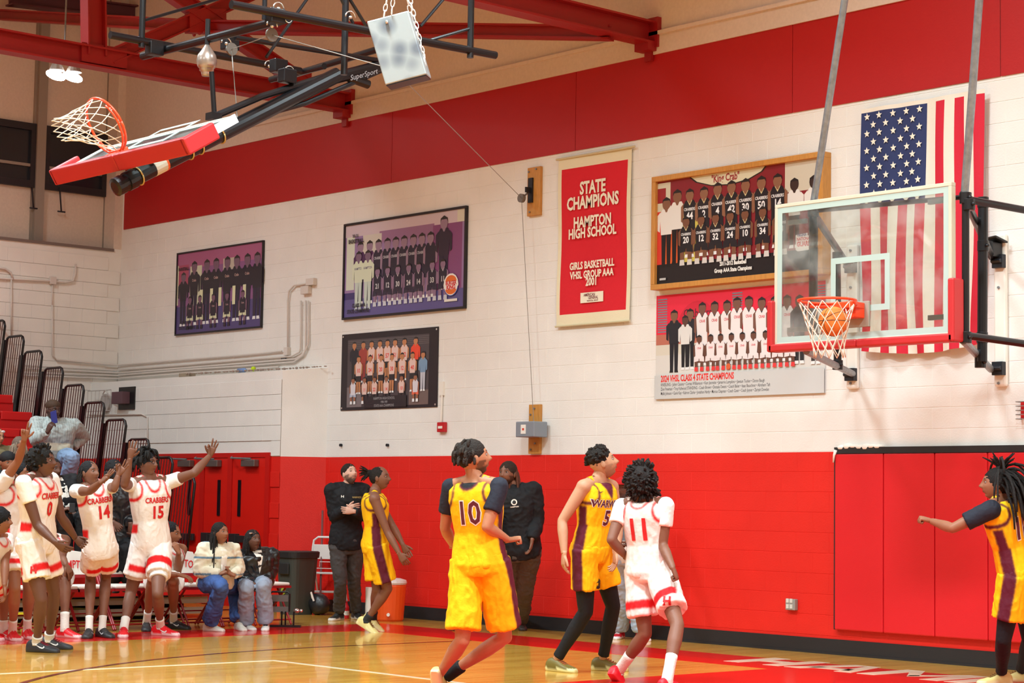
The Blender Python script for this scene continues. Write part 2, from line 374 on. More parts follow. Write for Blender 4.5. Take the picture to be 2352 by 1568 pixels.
doors = [(xm+.05, xr-.09, onY(553, 1144, YV).x), (xl+1.3, xm-.05, onY(506, 1144, YV).x), (xl+.07, xl+1.2, xl+.95)]
for i, (a, b_, sx_) in enumerate(doors):
    m = M(); m.box((a+.006, YF+.012, .01), (b_-.006, YV+.01, zt-.062)); d = struct('door_%d' % (i+1), m, dr)
    m = M(); za, zb = onY(550, 1185, YV).z, onY(550, 1102, YV).z; m.box((sx_-.03, YF, za), (sx_+.03, YF+.02, zb)); obj('slit_window', m, blackglass, d)
    m = M(); z = onY(590, 1236, YV).z; m.box((a+.06, YF-.05, z-.06), (b_-.06, YF-.01, z+.03)); m.box((a+.05, YF-.06, z-.08), (a+.2, YF+.01, z+.05)); obj('push_bar', m, mat('bar_dark', S(60, 56, 58), .4, .5), d, bevel=.006)
    m = M(); z = zt-.12; x0 = b_-.45; m.box((x0, YF-.07, z-.06), (x0+.3, YF+.01, z+.03)); obj('closer_body', m, mat('closer_grey', S(120, 112, 108), .4, .6), d, bevel=.01)
    m = M(); m.tube([(x0+.2, YF-.05, z+.04), (x0-.15, YF-.12, z+.05), (x0-.3, YF, z+.07)], .012, 6); obj('closer_arm', m, gsteel, d)
m = M(); m.box((xr, YV-.012, 0), (XV, YV, .12)); struct('baseboard_left', m, blackm)
# --- wall pads on the right with a black top rail
pz0, pz1 = .24, 1.895
xs = [onY(px, 1250, D-.06).x for px in (1916, 2028, 2146, 2268, 2400, 2540, 2690)]
t = thing('wall_pads', 'row of red vinyl wall pads with black top rail under the flag', 'wall pad', (xs[0], D, 0))
for a, b_ in zip(xs, xs[1:]):
    m = M(); m.box((a+.003, D-.06, pz0), (b_-.003, D+.01, pz1)); obj('pad_panel', m, redpad, t, bevel=.012)
m = M(); m.box((xs[0], D-.065, pz1-.0), (xs[-1], D, 1.955)); obj('top_rail', m, blackm, t)
m = M(); m.box((xs[0]-.012, D-.05, pz0), (xs[0], D, pz1)); obj('edge_strip', m, blackm, t)
m = M()
for k in range(7):
    c = onY(1935+k*14, 1028-abs(math.sin(k*.9))*3, D-.03); m.ball(c, (.06, .045, .028+.008*math.sin(k*2)), 10, 6)
m.tube([onY(1920, 1034, D-.06), onY(1916, 1045, D-.075), onY(1914, 1062, D-.08)], [.02, .012, .006], 6)
obj('towel', m, mat('white_cloth', S(240, 234, 224), .9, bump=.5, scale=25), smooth=True, label='crumpled white towel lying on top of the red wall pads', cat='towel')
# ================================================================= roof steel
def ibeam(m, a, b, h, w, up=UP, t=.018):
    a, b = V(a), V(b); d = (b-a).normalized(); s = d.cross(up).normalized(); u = s.cross(d).normalized(); c = (a+b)/2; L_ = (b-a)/2
    m.obox(c, L_, s*(t*.6), u*(h/2)); m.obox(c+u*(h/2), L_, s*(w/2), u*(t*.6)); m.obox(c-u*(h/2), L_, s*(w/2), u*(t*.6))
X1, X2 = -20.08, -14.73
def truss(X, label, z, members, loc):
    t = thing('roof_truss', label, 'truss', loc)
    m = M(); ibeam(m, (X, -5, z), (X, D-.02, z), .22, .2); obj('bottom_chord', m, rsteel, t)
    m = M(); m.box((X-.14, D-.06, z-.16), (X+.14, D-.0, z+.16)); m.box((X-.1, D-.16, z-.2), (X+.1, D-.0, z-.12)); m.box((X-.05, D-.06, z-.3), (X+.05, D-.02, z-.16)); obj('bearing_plate', m, rsteel, t)
    for a, b, h in members: m = M(); ibeam(m, a, b, h, h*.8); obj('web_member', m, rsteel, t)
    return t
x = lambda px, py, X=X1: onX(px, py, X)
truss(X1, 'red steel roof truss nearer the far corner with diagonal web members', onX(0, 94, X1).z, [(x(216, 128), x(214, -30), .22), (x(250, 132), x(545, 0)+(x(545, 0)-x(250, 132))*.2, .15), (x(697, 192), x(384, -22), .17), (x(0, -60), x(0, -61), .01)], (X1, D, 0))
truss(X2, 'red steel roof beam ending above the framed team photo, nearer the lens', onX(1300, 32, X2).z, [], (X2, D, 0))
for pts in ([(188, 96), (292, 112), (292, 158), (188, 140)], [(436, 20), (520, 20), (520, 78), (436, 74)], [(640, 150), (716, 160), (716, 218), (640, 208)]):
    m = M(); m.prism([onX(px, py, X1+.055) for px, py in pts], (-.11, 0, 0)); obj('gusset_plate', m, rsteel, bpy.data.objects['roof_truss'])
m = M(); a, n_, c = onX(1405, 76, X2), onX(475, 62, X1), onX(0, 34, XB+.1); ibeam(m, a, n_, .13, .13); ibeam(m, n_, c, .13, .13)
for dx in (-.12, .0, .12): m.ball(n_+V((dx, -.1, -.09)), .025, 8, 5)
obj('roof_brace', m, rsteel, label='long red horizontal brace crossing between the two roof trusses', category='brace')
m = M(); a, b_ = onX(20, -6, XB+.5), onX(330, 34, XB+.5); ibeam(m, a, b_, .2, .2); obj('roof_beam', m, mat('beam_dark_maroon', S(84, 40, 52), .6), label='dark maroon beam high on the wall above the windows', category='beam')
# ================================================================= folded ceiling hoop
glass = bpy.data.materials.new('backboard_glass'); glass.use_nodes = True; N, L = nt(glass); N.clear()
out = N.new('ShaderNodeOutputMaterial'); tr = N.new('ShaderNodeBsdfTransparent'); tr.inputs[0].default_value = (.90, .93, .91, 1)
gl = N.new('ShaderNodeBsdfGlossy'); gl.inputs['Roughness'].default_value = .03; fr_ = N.new('ShaderNodeFresnel'); fr_.inputs[0].default_value = 1.5
m1 = N.new('ShaderNodeMixShader'); L.new(fr_.outputs[0], m1.inputs[0]); L.new(tr.outputs[0], m1.inputs[1]); L.new(gl.outputs[0], m1.inputs[2])
df = N.new('ShaderNodeBsdfDiffuse'); df.inputs[0].default_value = (.8, .82, .8, 1); nz = N.new('ShaderNodeTexNoise'); nz.inputs['Scale'].default_value = 3; nz.inputs['Detail'].default_value = 6
tcn = N.new('ShaderNodeTexCoord'); L.new(tcn.outputs['Object'], nz.inputs['Vector'])
mr = N.new('ShaderNodeMapRange'); mr.inputs[1].default_value = .45; mr.inputs[2].default_value = .8; mr.inputs[3].default_value = .03; mr.inputs[4].default_value = .28; L.new(nz.outputs['Fac'], mr.inputs[0])
m3 = N.new('ShaderNodeMixShader'); L.new(mr.outputs[0], m3.inputs[0]); L.new(m1.outputs[0], m3.inputs[1]); L.new(df.outputs[0], m3.inputs[2]); L.new(m3.outputs[0], out.inputs[0])
orange = mat('rim_orange', S(236, 70, 26), .35); padred = mat('board_pad_red', S(186, 36, 40), .45); netw = mat('net_cord', S(226, 216, 196), .9)
etch = mat('board_white_line', S(172, 190, 182), .6); alum = mat('board_frame', S(208, 198, 176), .45, .1)
def net(m, c, ax, ay, dn, r0, L_, tw=0, ball_c=None, rb=.125, sway=V((0, 0, 0)), rows=6, n=12, r1=.42):
    def pt(i, j):      # j row 0..rows, i angle index (half steps)
        t = j/rows; r = r0*(1-(1-r1)*min(1, t*1.25)**.8); a = 2*math.pi*(i/n)+tw*t
        p = c+ax*math.cos(a)*r+ay*math.sin(a)*r+dn*(L_*t)+sway*t*t+V((noise.noise(V((i, j, 3))), noise.noise(V((i, j, 9))), noise.noise(V((i, j, 19)))))*.018*t
        if ball_c is not None:
            d = p-ball_c
            if d.length < rb: p = ball_c+d.normalized()*rb
        return p
    for i in range(n):
        for s in (1, -1):
            pts = [pt(i+s*j*.5, j) for j in range(rows+1)]
            sm = []
            for a, b in zip(pts, pts[1:]): sm += [a, a.lerp(b, .5)]
            m.tube(sm+[pts[-1]], .0042, 5)
    return m
def board(t, O, R_, U_, W, H, Nf, tgt, front_pads=True):
    """O lower left corner, R right, U up, Nf towards the court"""
    e = .028
    for (a, b, w, h) in [(0, 0, W, .03), (0, H-.03, W, .03), (0, .03, .03, H-.06), (W-.03, .03, .03, H-.06)]:
        m = M(); c = O+R_*(a+w/2)+U_*(b+h/2)-Nf*.02; m.obox(c, R_*(w/2), Nf*.028, U_*(h/2)); obj('frame_rail', m, alum, t, bevel=.003)
    m = M(); c = O+R_*(W/2)+U_*(H/2)-Nf*.006; m.obox(c, R_*(W/2-.03), Nf*.006, U_*(H/2-.03)); obj('glass_pane', m, glass, t)
    m = M()
    def strip(a, b, w, h): m.obox(O+R_*(a+w/2)+U_*(b+h/2)+Nf*.002, R_*(w/2), Nf*.0012, U_*(h/2))
    q = .03; s = .05
    strip(q, q, W-2*q, s); strip(q, H-q-s, W-2*q, s); strip(q, q+s, s, H-2*q-2*s); strip(W-q-s, q+s, s, H-2*q-2*s)
    a, b, w, h = tgt; strip(a, b, w, s); strip(a, b+h-s, w, s); strip(a, b+s, s, h-2*s); strip(a+w-s, b+s, s, h-2*s)
    obj('painted_lines', m, etch, t)
def padU(t, O, R_, U_, W, H, Nf, hl, hr, th=.055, dpt=.07):
    for a, b, w, h in [(-.035, -.045, W/2+.03, th+.01), (W/2-.003, -.045, W/2+.038, th+.01), (-.05, -.045, .06, hl), (W-.012, -.045, .062, hr)]:
        m = M(); c = O+R_*(a+w/2)+U_*(b+h/2)-Nf*.02; m.obox(c, R_*(w/2), Nf*dpt, U_*(h/2)); obj('edge_pad', m, padred, t, bevel=.014)
YA = 8.2; A = onY(132, 398, YA); B = onY(428, 328, YA); C_ = onX(540, 266, B.x)
Rv = (B-A); W_ = Rv.length; Rv.normalize(); Uv = (C_-B); H_ = Uv.length; Uv = (Uv-Rv*Uv.dot(Rv)).normalized()
Nf = Rv.cross(Uv).normalized()
if Nf.y > 0: Nf = -Nf
Nf = (-Rv.cross(Uv)).normalized() if (-Rv.cross(Uv)).z > 0 else Rv.cross(Uv).normalized()
hp = thing('folded_basketball_hoop', 'basketball hoop folded up under the roof on a black mast, top of the far corner', 'basketball hoop', (A.x, A.y, 0))
board(hp, A, Rv, Uv, W_, H_, Nf, (W_/2-.3, .25, .6, .42)); padU(hp, A, Rv, Uv, W_, H_, Nf, .30, .32)
m = M(); m.obox(A+Rv*(W_-.0)+Uv*(H_/2)-Nf*.02, Rv*.012, Nf*.035, Uv*(H_/2)); obj('side_rail', m, mat('rail_white', S(236, 236, 240), .3), hp)
WC = W_/2-.12; rc = A+Rv*WC+Uv*.10+Nf*.27
m = M(); m.tube([rc+Rv*math.cos(t)*.235+Nf*math.sin(t)*.235 for t in [i*math.pi/16 for i in range(33)]], .011, 8)
m.tube([rc+Rv*math.cos(t)*.235+Nf*math.sin(t)*.235-Uv*.03 for t in [i*math.pi/16-2.6 for i in range(18)]], .009, 6)
obj('rim', m, orange, hp, smooth=True)
m = M(); m.obox(A+Rv*WC+Uv*.07+Nf*.02, Rv*.075, Nf*.03, Uv*.08); m.prism([A+Rv*(WC+s*.07)+Uv*.10+Nf*.01 for s in (-1, 1)]+[A+Rv*(WC+s*.07)+Uv*.10+Nf*.06 for s in (1, -1)], -Uv*.05); obj('rim_bracket', m, orange, hp, bevel=.004)
m = M(); net(m, rc, Rv, Nf, (-Uv+Nf*.42).normalized(), .235, .42, sway=V((0, 0, -.03))); obj('net', m, netw, hp, smooth=True)
XM = A.x+(B.x-A.x)*.5
pz = lambda px, py, X=XM: onX(px, py, X)
mp_ = M(); a, b_ = pz(270, 428), pz(775, 172); off = V((0, 0, -.05))
m = M(); m.tube([a, a.lerp(b_, .03), b_], .068, 16); obj('mast', m, bsteel, hp, smooth=False)
m = M(); d = (b_-a).normalized(); m.tube([a-d*.03, a-d*.02, a+d*.05, a+d*.05], [.05, .078, .078, .07], 16); m.tube([a+d*.09, a+d*.17], [.08, .08], 16); obj('mast_cap', m, bsteel, hp)
for q in (.085, .30, .345, .44):
    c = a.lerp(b_, q); s = d.cross(UP).normalized(); u_ = s.cross(d); m = M(); m.tube([c+s*math.cos(t)*.076+u_*math.sin(t)*.076 for t in [i*math.pi/8 for i in range(17)]], .008, 5); obj('clamp_bolt', m, mat('brass', S(190, 165, 110), .4, .6), hp, smooth=True)
m = M(); c = a.lerp(b_, .17); m.tube([c-d*.06, c+d*.06], .0695, 16); obj('sticker', m, mat('sticker_pale', S(196, 190, 176), .6), hp)
m = M(); c = a.lerp(b_, .195); m.tube([c-d*.008, c+d*.012], .0698, 16); obj('sticker', m, mat('sticker_orange', S(220, 90, 30), .6), hp)
m = M(); m.tube([pz(491, 268), pz(600, 222), pz(752, 174)], .03, 10); m.tube([pz(548, 280), pz(700, 238), pz(874, 163)], .022, 10, col=None); obj('brace', m, bsteel, hp)
m = M(); m.tube([pz(735, 188), pz(872, 152)], .055, 12); m.tube([pz(800, 178), pz(846, 194)], .04, 10); obj('pivot_arm', m, bsteel, hp)
m = M(); Oq = pz(842, 176)+V((.09, 0, 0)); ptext(m, 'SuperSport', pz(838, 174)-FWD*.08, (pz(870, 166)-pz(810, 182)).normalized(), UP, .07, bold=.01, off=.001); obj('lettering', m, mat('print_grey', S(150, 150, 155), .6), hp, fix=False)
m = M(); m.tube([pz(486, 165, XM-.1), pz(492, 262, XM-.1)], .022, 8); m.box(tuple(pz(491, 268)-V((.05, .05, .03))), tuple(pz(491, 268)+V((.05, .05, .03)))); obj('drop_rod', m, bsteel, hp)
hg = thing('hoop_hanger_frame', 'black pipe frame under the roof that carries the folded hoop', 'pipe frame', (-14, 10, 0))
def bar(name, a, b, r, n=12, par=hg, mt=bsteel): m = M(); m.tube([a, b], r, n); return obj(name, m, mt, par)
bar('long_pipe', onX(531, 10, -12.9), onX(1138, 127, -12.9), .034); bar('long_pipe', onX(253, 80, -15), onX(690, 163, -15), .034)
bar('cross_pipe', onY(328, 129, 9.2), onY(662, 42, 9.2), .036); bar('cross_pipe', onY(680, 170, 10.9), onY(872, 112, 10.9), .032)
bar('cross_pipe', onY(622, 183, 10.7), onY(745, 152, 10.7), .03); bar('long_pipe', onX(540, 86, -14), onX(866, 138, -14), .022)
for px, X_, y in [(325, -15, 108), (790, -13.1, 172), (1080, -12.9, 133), (607, -13.0, 45)]: bar('hanger', onX(px, y, X_), onX(px, y, X_)+V((0, 0, 2.2)), .028 if px != 607 else .02)
for a, b_, X_ in [((330, 47), (540, -14), -15), ((705, -2), (611, 132), -13.6), ((784, -2), (811, 54), -13.1), ((803, -2), (845, 66), -13.1), ((1020, -4), (966, 60), -12.9), ((974, 96), (1078, 66), -12.9)]:
    bar('stay', onX(*a, X_), onX(*b_, X_), .014, 8)
for px, py, X_ in [(355, 112, -15), (528, 100, -14.4), (640, 152, -14.6), (632, 38, -12.95), (660, 175, -14)]:
    m = M(); c = onX(px, py, X_); m.obox(c, V((.05, 0, 0)), V((0, .07, 0)), V((0, 0, .06))); obj('clamp', m, bsteel, hg, bevel=.01)
for px, py, X_ in [(625, 60, -12.95), (640, 20, -12.95), (520, 100, -14.3), (805, 40, -12.9), (619, 152, -14.7), (665, 165, -14)]:
    m = M(); c = onX(px, py, X_); m.tube([c+V((0, math.cos(t)*.05, math.sin(t)*.05)) for t in [i*math.pi/8 for i in range(9)]], .006, 5); m.ball(c, .016, 8, 5); obj('u_bolt', m, chrome, hg, smooth=True)
m = M(); c = onY(661, 43, 9.2); R0 = V((1, 0, 0)); m.tube([c+V((.01, math.cos(t)*.034, math.sin(t)*.034)) for t in [i*math.pi/8 for i in range(17)]], .003, 4); obj('pipe_rim', m, chrome, hg)
cab = mat('steel_cable', S(150, 145, 138), .4, .6)
pul = []
for px, py, X_ in [(624, 80, -13.0), (532, 113, -14.3)]:
    c = onX(px, py, X_); m = M(); m.tube([c+V((-.01, 0, 0)), c+V((.01, 0, 0))], .055, 16); o = obj('pulley', m, mat('pulley_grey', S(120, 112, 104), .5, .5), hg); pul.append(c)
pw = onY(1198, 455, D-.16); mid = dep(905, 160, 15.0)
cb = thing('hoist_cable', 'thin steel cable from the folded hoop over pulleys down to the wall winch', 'cable', tuple(pw))
for a, b_ in [(pz(545, 270), pul[1]), (pul[1], pul[0]), (pul[0], mid), (mid, pw), (pw, onY(1226, 972, D-.12))]: bar('cable', a, b_, .004, 5, cb, cab)
m = M(); c = onX(475, 140, -14.3)
m.tube([c+V((0, 0, z)) for z in (.14, .12, .09, .05, 0, -.04, -.06, -.062, -.085, -.087, -.11, -.13)], [.02, .03, .05, .078, .088, .082, .07, .062, .062, .05, .045, .04], 18)
obj('gym_lamp', m, mat('lamp_silver', S(180, 165, 155), .3, .7), smooth=True, label='dull silver bulbous unlit lamp hanging under the black pipes', category='lamp')
m = M(); m.tube([c+V((0, 0, .12)), c+V((0, 0, .36))], .022, 8); o = obj('lamp_neck', m, bsteel, bpy.data.objects['gym_lamp'])
# --- silver equipment box on chains
Z0 = 14.5; tl, tr_, bl = dep(842, 49, Z0), dep(937, 24, Z0), dep(885, 195, Z0)
rx = (tr_-tl); dx = (bl-tl); nb = FWH*.16+RGH*.03
sb = thing('hanging_box', 'silver speckled box hung on white chains under the roof', 'box', tuple(bl))
gal = mat('galvanised_sheet', S(176, 184, 188), .45, .35, bump=.05, scale=20)
N, L = nt(gal); vo = N.new('ShaderNodeTexVoronoi'); vo.inputs['Scale'].default_value = 7; tcn = N.new('ShaderNodeTexCoord'); L.new(tcn.outputs['Object'], vo.inputs['Vector'])
rp = N.new('ShaderNodeValToRGB'); rp.color_ramp.elements[0].color = (*S(120, 128, 138), 1); rp.color_ramp.elements[1].color = (*S(172, 180, 182), 1); rp.color_ramp.elements[0].position = .2; rp.color_ramp.elements[1].position = .6
L.new(vo.outputs['Distance'], rp.inputs[0]); L.new(rp.outputs[0], N['Principled BSDF'].inputs['Base Color'])
m = M(); m.obox(tl+rx/2+dx/2+nb/2, rx/2, nb/2, dx/2); obj('case', m, gal, sb, bevel=.008)
m = M(); m.obox(bl+rx/2+nb/2-UP*.004, rx*.48, nb*.46, UP*.004); obj('grille', m, bsteel, sb)
chn = mat('chain_white', S(235, 232, 228), .5)
def chain(par, a, b, r=.012):
    m = M(); d = (b-a); n_ = max(2, int(d.length/.045)); d_ = d.normalized(); s = d_.orthogonal().normalized(); s2 = d_.cross(s)
    for i in range(n_):
        c = a.lerp(b, (i+.5)/n_); e = s if i % 2 else s2
        m.tube([c+d_*math.cos(t)*.03+e*math.sin(t)*.014 for t in [k*math.pi/4 for k in range(9)]], .004, 4)
    obj('chain', m, chn, par)
chain(sb, tl+rx*.4+nb*.1, dep(892, -20, Z0)); chain(sb, tl+rx*.6, dep(905, -20, Z0)); chain(sb, tr_+nb*.5+dx*.82, tr_+nb*.5+dx*.1); chain(sb, tr_+nb*.5+dx*.1, dep(930, -20, Z0)); chain(sb, tr_+nb*.6+dx*.72, dep(938, -20, Z0+.1))
m = M(); c = tl+rx*.45+dx*.09-FWD*.01; m.ball(c, .014, 8, 6); obj('eye_bolt', m, chrome, sb)
# --- pair of lit high bay lamps far away
lampm = mat('lamp_glow', (1, .98, .95), emit=60)
for i, (px, py, lab) in enumerate([(128, 173, 'lit oval gym lamp nearer the left frame edge of the bright pair'), (167, 177, 'lit oval gym lamp on the wall side of the bright pair')]):
    c = onX(px, py, -22.5+i*.1); t = thing('gym_lamp', lab, 'lamp', tuple(c), 'lit gym lamps')
    m = M(); m.ball(c, (.13, .07, .06), 20, 10, ax=((RGH*.95+UP*-.25).normalized(), FWH, UP)); obj('lens', m, lampm, t, smooth=True)
    m = M(); m.tube([c+UP*.07+FWH*.05, c+UP*.14+FWH*.05, c+UP*.2+FWH*.05], [.10, .07, .03], 14); obj('reflector', m, mat('lamp_shell', S(170, 165, 160), .4, .5), t)
    if i == 0: m = M(); m.tube([c+UP*.2+RGH*.1, c+UP*1.4+RGH*.1], .012, 6); obj('stem', m, gsteel, t)
# ================================================================= the hoop in play on the long wall
YB_ = 13.0; x0, x1, z0, z1 = onY(1780, 640, YB_).x, onY(2187, 600, YB_).x, 2.742, 3.965
hb_ = thing('basketball_hoop', 'glass backboard hoop with red padding on the long wall, ball dropping through its net', 'basketball hoop', ((x0+x1)/2, D, 0))
O = V((x0, YB_, z0)); RX = V((1, 0, 0)); NF = V((0, -1, 0))
ta, tb = onY(1909, 594, YB_), onY(2044, 710, YB_)
board(hb_, O, RX, UP, x1-x0, z1-z0, NF, (ta.x-x0, tb.z-z0, tb.x-ta.x, ta.z-tb.z))
padU(hb_, O, RX, UP, x1-x0, z1-z0, NF, .44, .50)
gmt = mat('mount_grey', S(150, 148, 144), .5, .4)
for a, b_ in [(1.58, .14), (1.58, 1.07), (.12, 1.04), (.12, .12)]:
    m = M(); m.box((x0+a-.0, YB_+.02, z0+b_), (x0+a+.2, YB_+.05, z0+b_+.04)); obj('corner_mount', m, gmt, hb_)
RC = V((-10.354, 12.6, 3.05))
m = M(); m.tube([RC+V((math.cos(t)*.232, math.sin(t)*.232, 0)) for t in [i*math.pi/20 for i in range(41)]], .0105, 10)
m.loft([(RC+V((math.cos(t)*.238, math.sin(t)*.238, -.022)), V((math.cos(t)*.004, math.sin(t)*.004, 0)), V((0, 0, .022))) for t in [math.pi*.08+i*math.pi*.84/16 for i in range(17)]], 6)
for i in range(12):
    a_ = 2*math.pi*i/12; c = RC+V((math.cos(a_)*.228, math.sin(a_)*.228, -.015)); m.tube([c+V((0, 0, .008)), c+V((-.008*math.cos(a_), -.008*math.sin(a_), -.012)), c+V((0, 0, -.016))], .003, 5)
obj('rim', m, orange, hb_, smooth=True)
m = M(); cx_ = RC.x+.06; m.box((RC.x-.09, YB_-.15, 2.93), (RC.x+.09, YB_-.03, 3.055)); m.prism([(RC.x-.12, 12.80, 3.055), (RC.x+.12, 12.80, 3.055), (RC.x+.09, YB_-.03, 3.055), (RC.x-.09, YB_-.03, 3.055)], (0, 0, -.05)); obj('rim_bracket', m, orange, hb_, bevel=.006)
m = M(); m.box((RC.x-.10, YB_-.03, 2.86), (RC.x+.13, YB_-.004, 3.07)); obj('mount_plate', m, mat('plate_grey', S(170, 164, 150), .5, .3), hb_, bevel=.004)
BC = onY(1914, 738, 12.6); BC.z -= 0
m = M(); net(m, RC+V((0, 0, -.02)), V((1, 0, 0)), V((0, 1, 0)), V((0, 0, -1)), .228, .44, tw=.2, ball_c=BC, rb=.128, sway=V((.03, 0, 0)), r1=.55); obj('net', m, netw, hb_, smooth=True)
def hb_bar(nm, a, b, r, mt=bsteel): return bar(nm, a, b, r, 12, hb_, mt)
yb = YB_+.12
hb_bar('upright', onY(1868, 478, yb), onY(1868, 792, yb), .038); hb_bar('upright', onY(2218, 448, yb), onY(2218, 782, yb), .030)
hb_bar('upright', onY(1922, 600, 14.3), onY(1924, 842, 14.3), .036); hb_bar('upright', onY(2258, 462, 13.9), onY(2256, 830, 13.9), .042)
hb_bar('top_rail', onY(1868, 484, yb), onY(2218, 452, yb), .02); hb_bar('bottom_rail', onY(1868, 790, yb), onY(2218, 775, yb), .02)
galv = gsteel
for a, b_ in [((1866, 486), (1944, 604)), ((1852, 806), (1958, 858)), ((2212, 446), (2278, 590)), ((2213, 782), (2276, 848))]:
    hb_bar('wall_arm', onY(*a, yb), onY(*b_, D-.09), .032, galv if a[1] > 700 else bsteel)
for a, b_ in [((2222, 458), (2352, 482)), ((2218, 770), (2352, 789))]:
    p, q = onY(*a, 13.1), onY(*b_, 13.7); hb_bar('side_brace', p, p+(q-p)*1.6, .03)
for px, py, Y_ in [(2218, 455, yb), (2226, 470, yb), (2258, 465, 13.9), (2256, 775, 13.9), (2218, 775, yb), (2258, 565, 13.9), (2252, 832, 13.95), (1924, 838, 14.3), (1924, 590, 14.3), (1868, 486, yb)]:
    m = M(); c = onY(px, py, Y_); m.tube([c-UP*.045, c+UP*.045], .048, 12); m.ball(c+V((.055, -.02, .0)), .016, 6, 5); m.tube([c, c+V((.07, -.02, 0))], .012, 6); obj('pipe_clamp', m, bsteel, hb_, bevel=.004)
hb_bar('roof_stay', onY(1868, 470, yb), onY(1942, -12, 12.9), .03, galv); hb_bar('roof_stay', onY(2216, 440, yb), onY(2250, -12, 12.9), .032, galv)
for k, (pa, pb, yt, ybm) in enumerate([(1942, 1966, 560, 893), (2282, 2306, 535, 888)]):
    a, b_ = onY(pa, ybm, D-.05), onY(pb+3, yt, D-.05); m = M(); m.box((a.x, D-.05, a.z), (b_.x, D, b_.z)); obj('wall_board', m, wplain, hb_, bevel=.02)
    for py in (612, 860) if k == 0 else (600, 846):
        c = onY((pa+pb)/2, py, D-.07); m = M(); m.obox(c, V((.055, 0, 0)), V((0, .03, 0)), V((0, 0, .06))); m.tube([c-V((.05, .04, 0)), c+V((.05, -.04, 0))], .02, 8); obj('wall_bracket', m, mat('bracket_black', S(40, 42, 48), .4, .4), hb_, bevel=.004)
    for py in (575, 660, 880):
        c = onY((pa+pb)/2, py, D-.052); m = M(); m.tube([c, c-V((0, .012, 0))], .012, 8); obj('bolt', m, gsteel, hb_)
m = M(); m.ball(BC, .1205, 28, 20)
bl_ = obj('basketball', m, mat('ball_leather', S(226, 122, 40), .6, bump=.5, scale=260), smooth=True, label='orange basketball dropping through the net of the glass backboard', category='ball')
m = M()
for ax_ in [(V((1, 0, 0)), V((0, 1, 0))), (V((0, 1, 0)), V((0, 0, 1))), (V((.8, 0, .6)), V((0, 1, 0)))]:
    m.tube([BC+(ax_[0]*math.cos(t)+ax_[1]*math.sin(t))*.1205 for t in [i*math.pi/20 for i in range(41)]], .0025, 4)
obj('seam', m, mblk if 'mblk' in globals() else mat('print_black', (.01, .01, .012), .6), bl_)
# ================================================================= things on the walls
def rectY(tl, tr, br, bl, y):
    P_ = [onY(*q, y) for q in (tl, tr, br, bl)]
    return (P_[0].x+P_[3].x)/2, (P_[1].x+P_[2].x)/2, (P_[2].z+P_[3].z)/2, (P_[0].z+P_[1].z)/2
class Print:
    """flat print: coloured shapes in layers on a sheet standing in the wall plane"""
    def __init__(s, x0, x1, z0, z1, y): s.m = M(); s.x0, s.z0, s.w, s.h, s.y = x0, z0, x1-x0, z1-z0, y; s.n = 0
    def P(s, u, v): return (s.x0+u*s.w, s.y-.00005*s.n, s.z0+v*s.h)
    def poly(s, pts, c): s.n += 1; s.m.poly([s.P(*p) for p in pts], c)
    def rect(s, u0, v0, u1, v1, c): s.poly([(u0, v0), (u1, v0), (u1, v1), (u0, v1)], c)
    def disc(s, u, v, r, c, ry=None, n=14): ry = ry or r; s.poly([(u+r*s.h/s.w*math.cos(t), v+ry*math.sin(t)) for t in [i*2*math.pi/n for i in range(n)]], c)
    def text(s, t, u, v, size, c, bold=.02, sq=.9, align='CENTER', arc=0): s.n += 1; ptext(s.m, t, V(s.P(u, v)), (1, 0, 0), (0, 0, 1), size*s.h, c, bold, sq, align, arc=arc)
    def fig(s, u, v, h, shirt, skin, short, sit=False, num=None, arms=True, shoe=(.8, .8, .8), word=None, nc=(.85, .85, .85), trim=None, jersey=True):
        k = h/7.5; W = k*s.h/s.w
        def q(pts, c): s.poly([(u+a*W, v+b*k) for a, b in pts], c)
        if sit:
            v0 = v; 
            for sg in (-1, 1):
                q([(sg*.25, 0), (sg*.95, 0), (sg*1.0, 2.0), (sg*.35, 2.0)], skin); q([(sg*.2, 0), (sg*1.05, 0), (sg*1.0, .7), (sg*.3, .7)], shoe); q([(sg*.1, 1.7), (sg*1.2, 1.55), (sg*1.1, 2.5), (0, 2.7)], short)
            t = 2.1
        else:
            for sg in (-1, 1):
                q([(sg*.12, 0), (sg*.62, 0), (sg*.72, 3.7), (0, 3.7)], short if not jersey else skin); q([(sg*.1, 0), (sg*.72, 0), (sg*.62, .35), (sg*.1, .35)], shoe)
                if jersey: q([(sg*.0, 3.8), (sg*.0, 2.4), (sg*.85, 2.3), (sg*.8, 3.8)], short)
            t = 3.5
        if arms:
            for sg in (-1, 1): q([(sg*.85, t+2.5), (sg*1.3, t+2.1), (sg*1.28, t+.5), (sg*.95, t+.3)], skin if jersey else shirt)
        q([(-.78, t), (.78, t), (.95, t+2.2), (.6, t+2.75), (-.6, t+2.75), (-.95, t+2.2)], shirt)
        if trim: q([(-.38, t+2.75), (.38, t+2.75), (0, t+2.15)], trim)
        q([(-.28, t+2.75), (.28, t+2.75), (.1, t+2.4), (-.1, t+2.4)] , skin)
        s.disc(u, v+(t+3.3)*k, .60*k, skin, .68*k); s.poly([(u+a*W*.6, v+(t+3.35)*k+b*k*.7) for a, b in [(-1, 0), (-.9, .6), (0, 1.0), (.9, .6), (1, 0), (.7, .42), (-.7, .42)]], (.02, .015, .015))
        if num: s.text(num, u, v+(t+1.0)*k, 1.1*k, nc, .03, .9)
        if word: s.text(word, u, v+(t+1.75)*k, .45*k, nc, .02, .8)
printm = vmat('photo_print', .28, bump=0, spec=.5); vinyl = vmat('vinyl_print', .55, bump=.15, scale=8)
def finish(P_, t, name='print', mt=None): return obj(name, P_.m, mt or printm, t, fix=False)
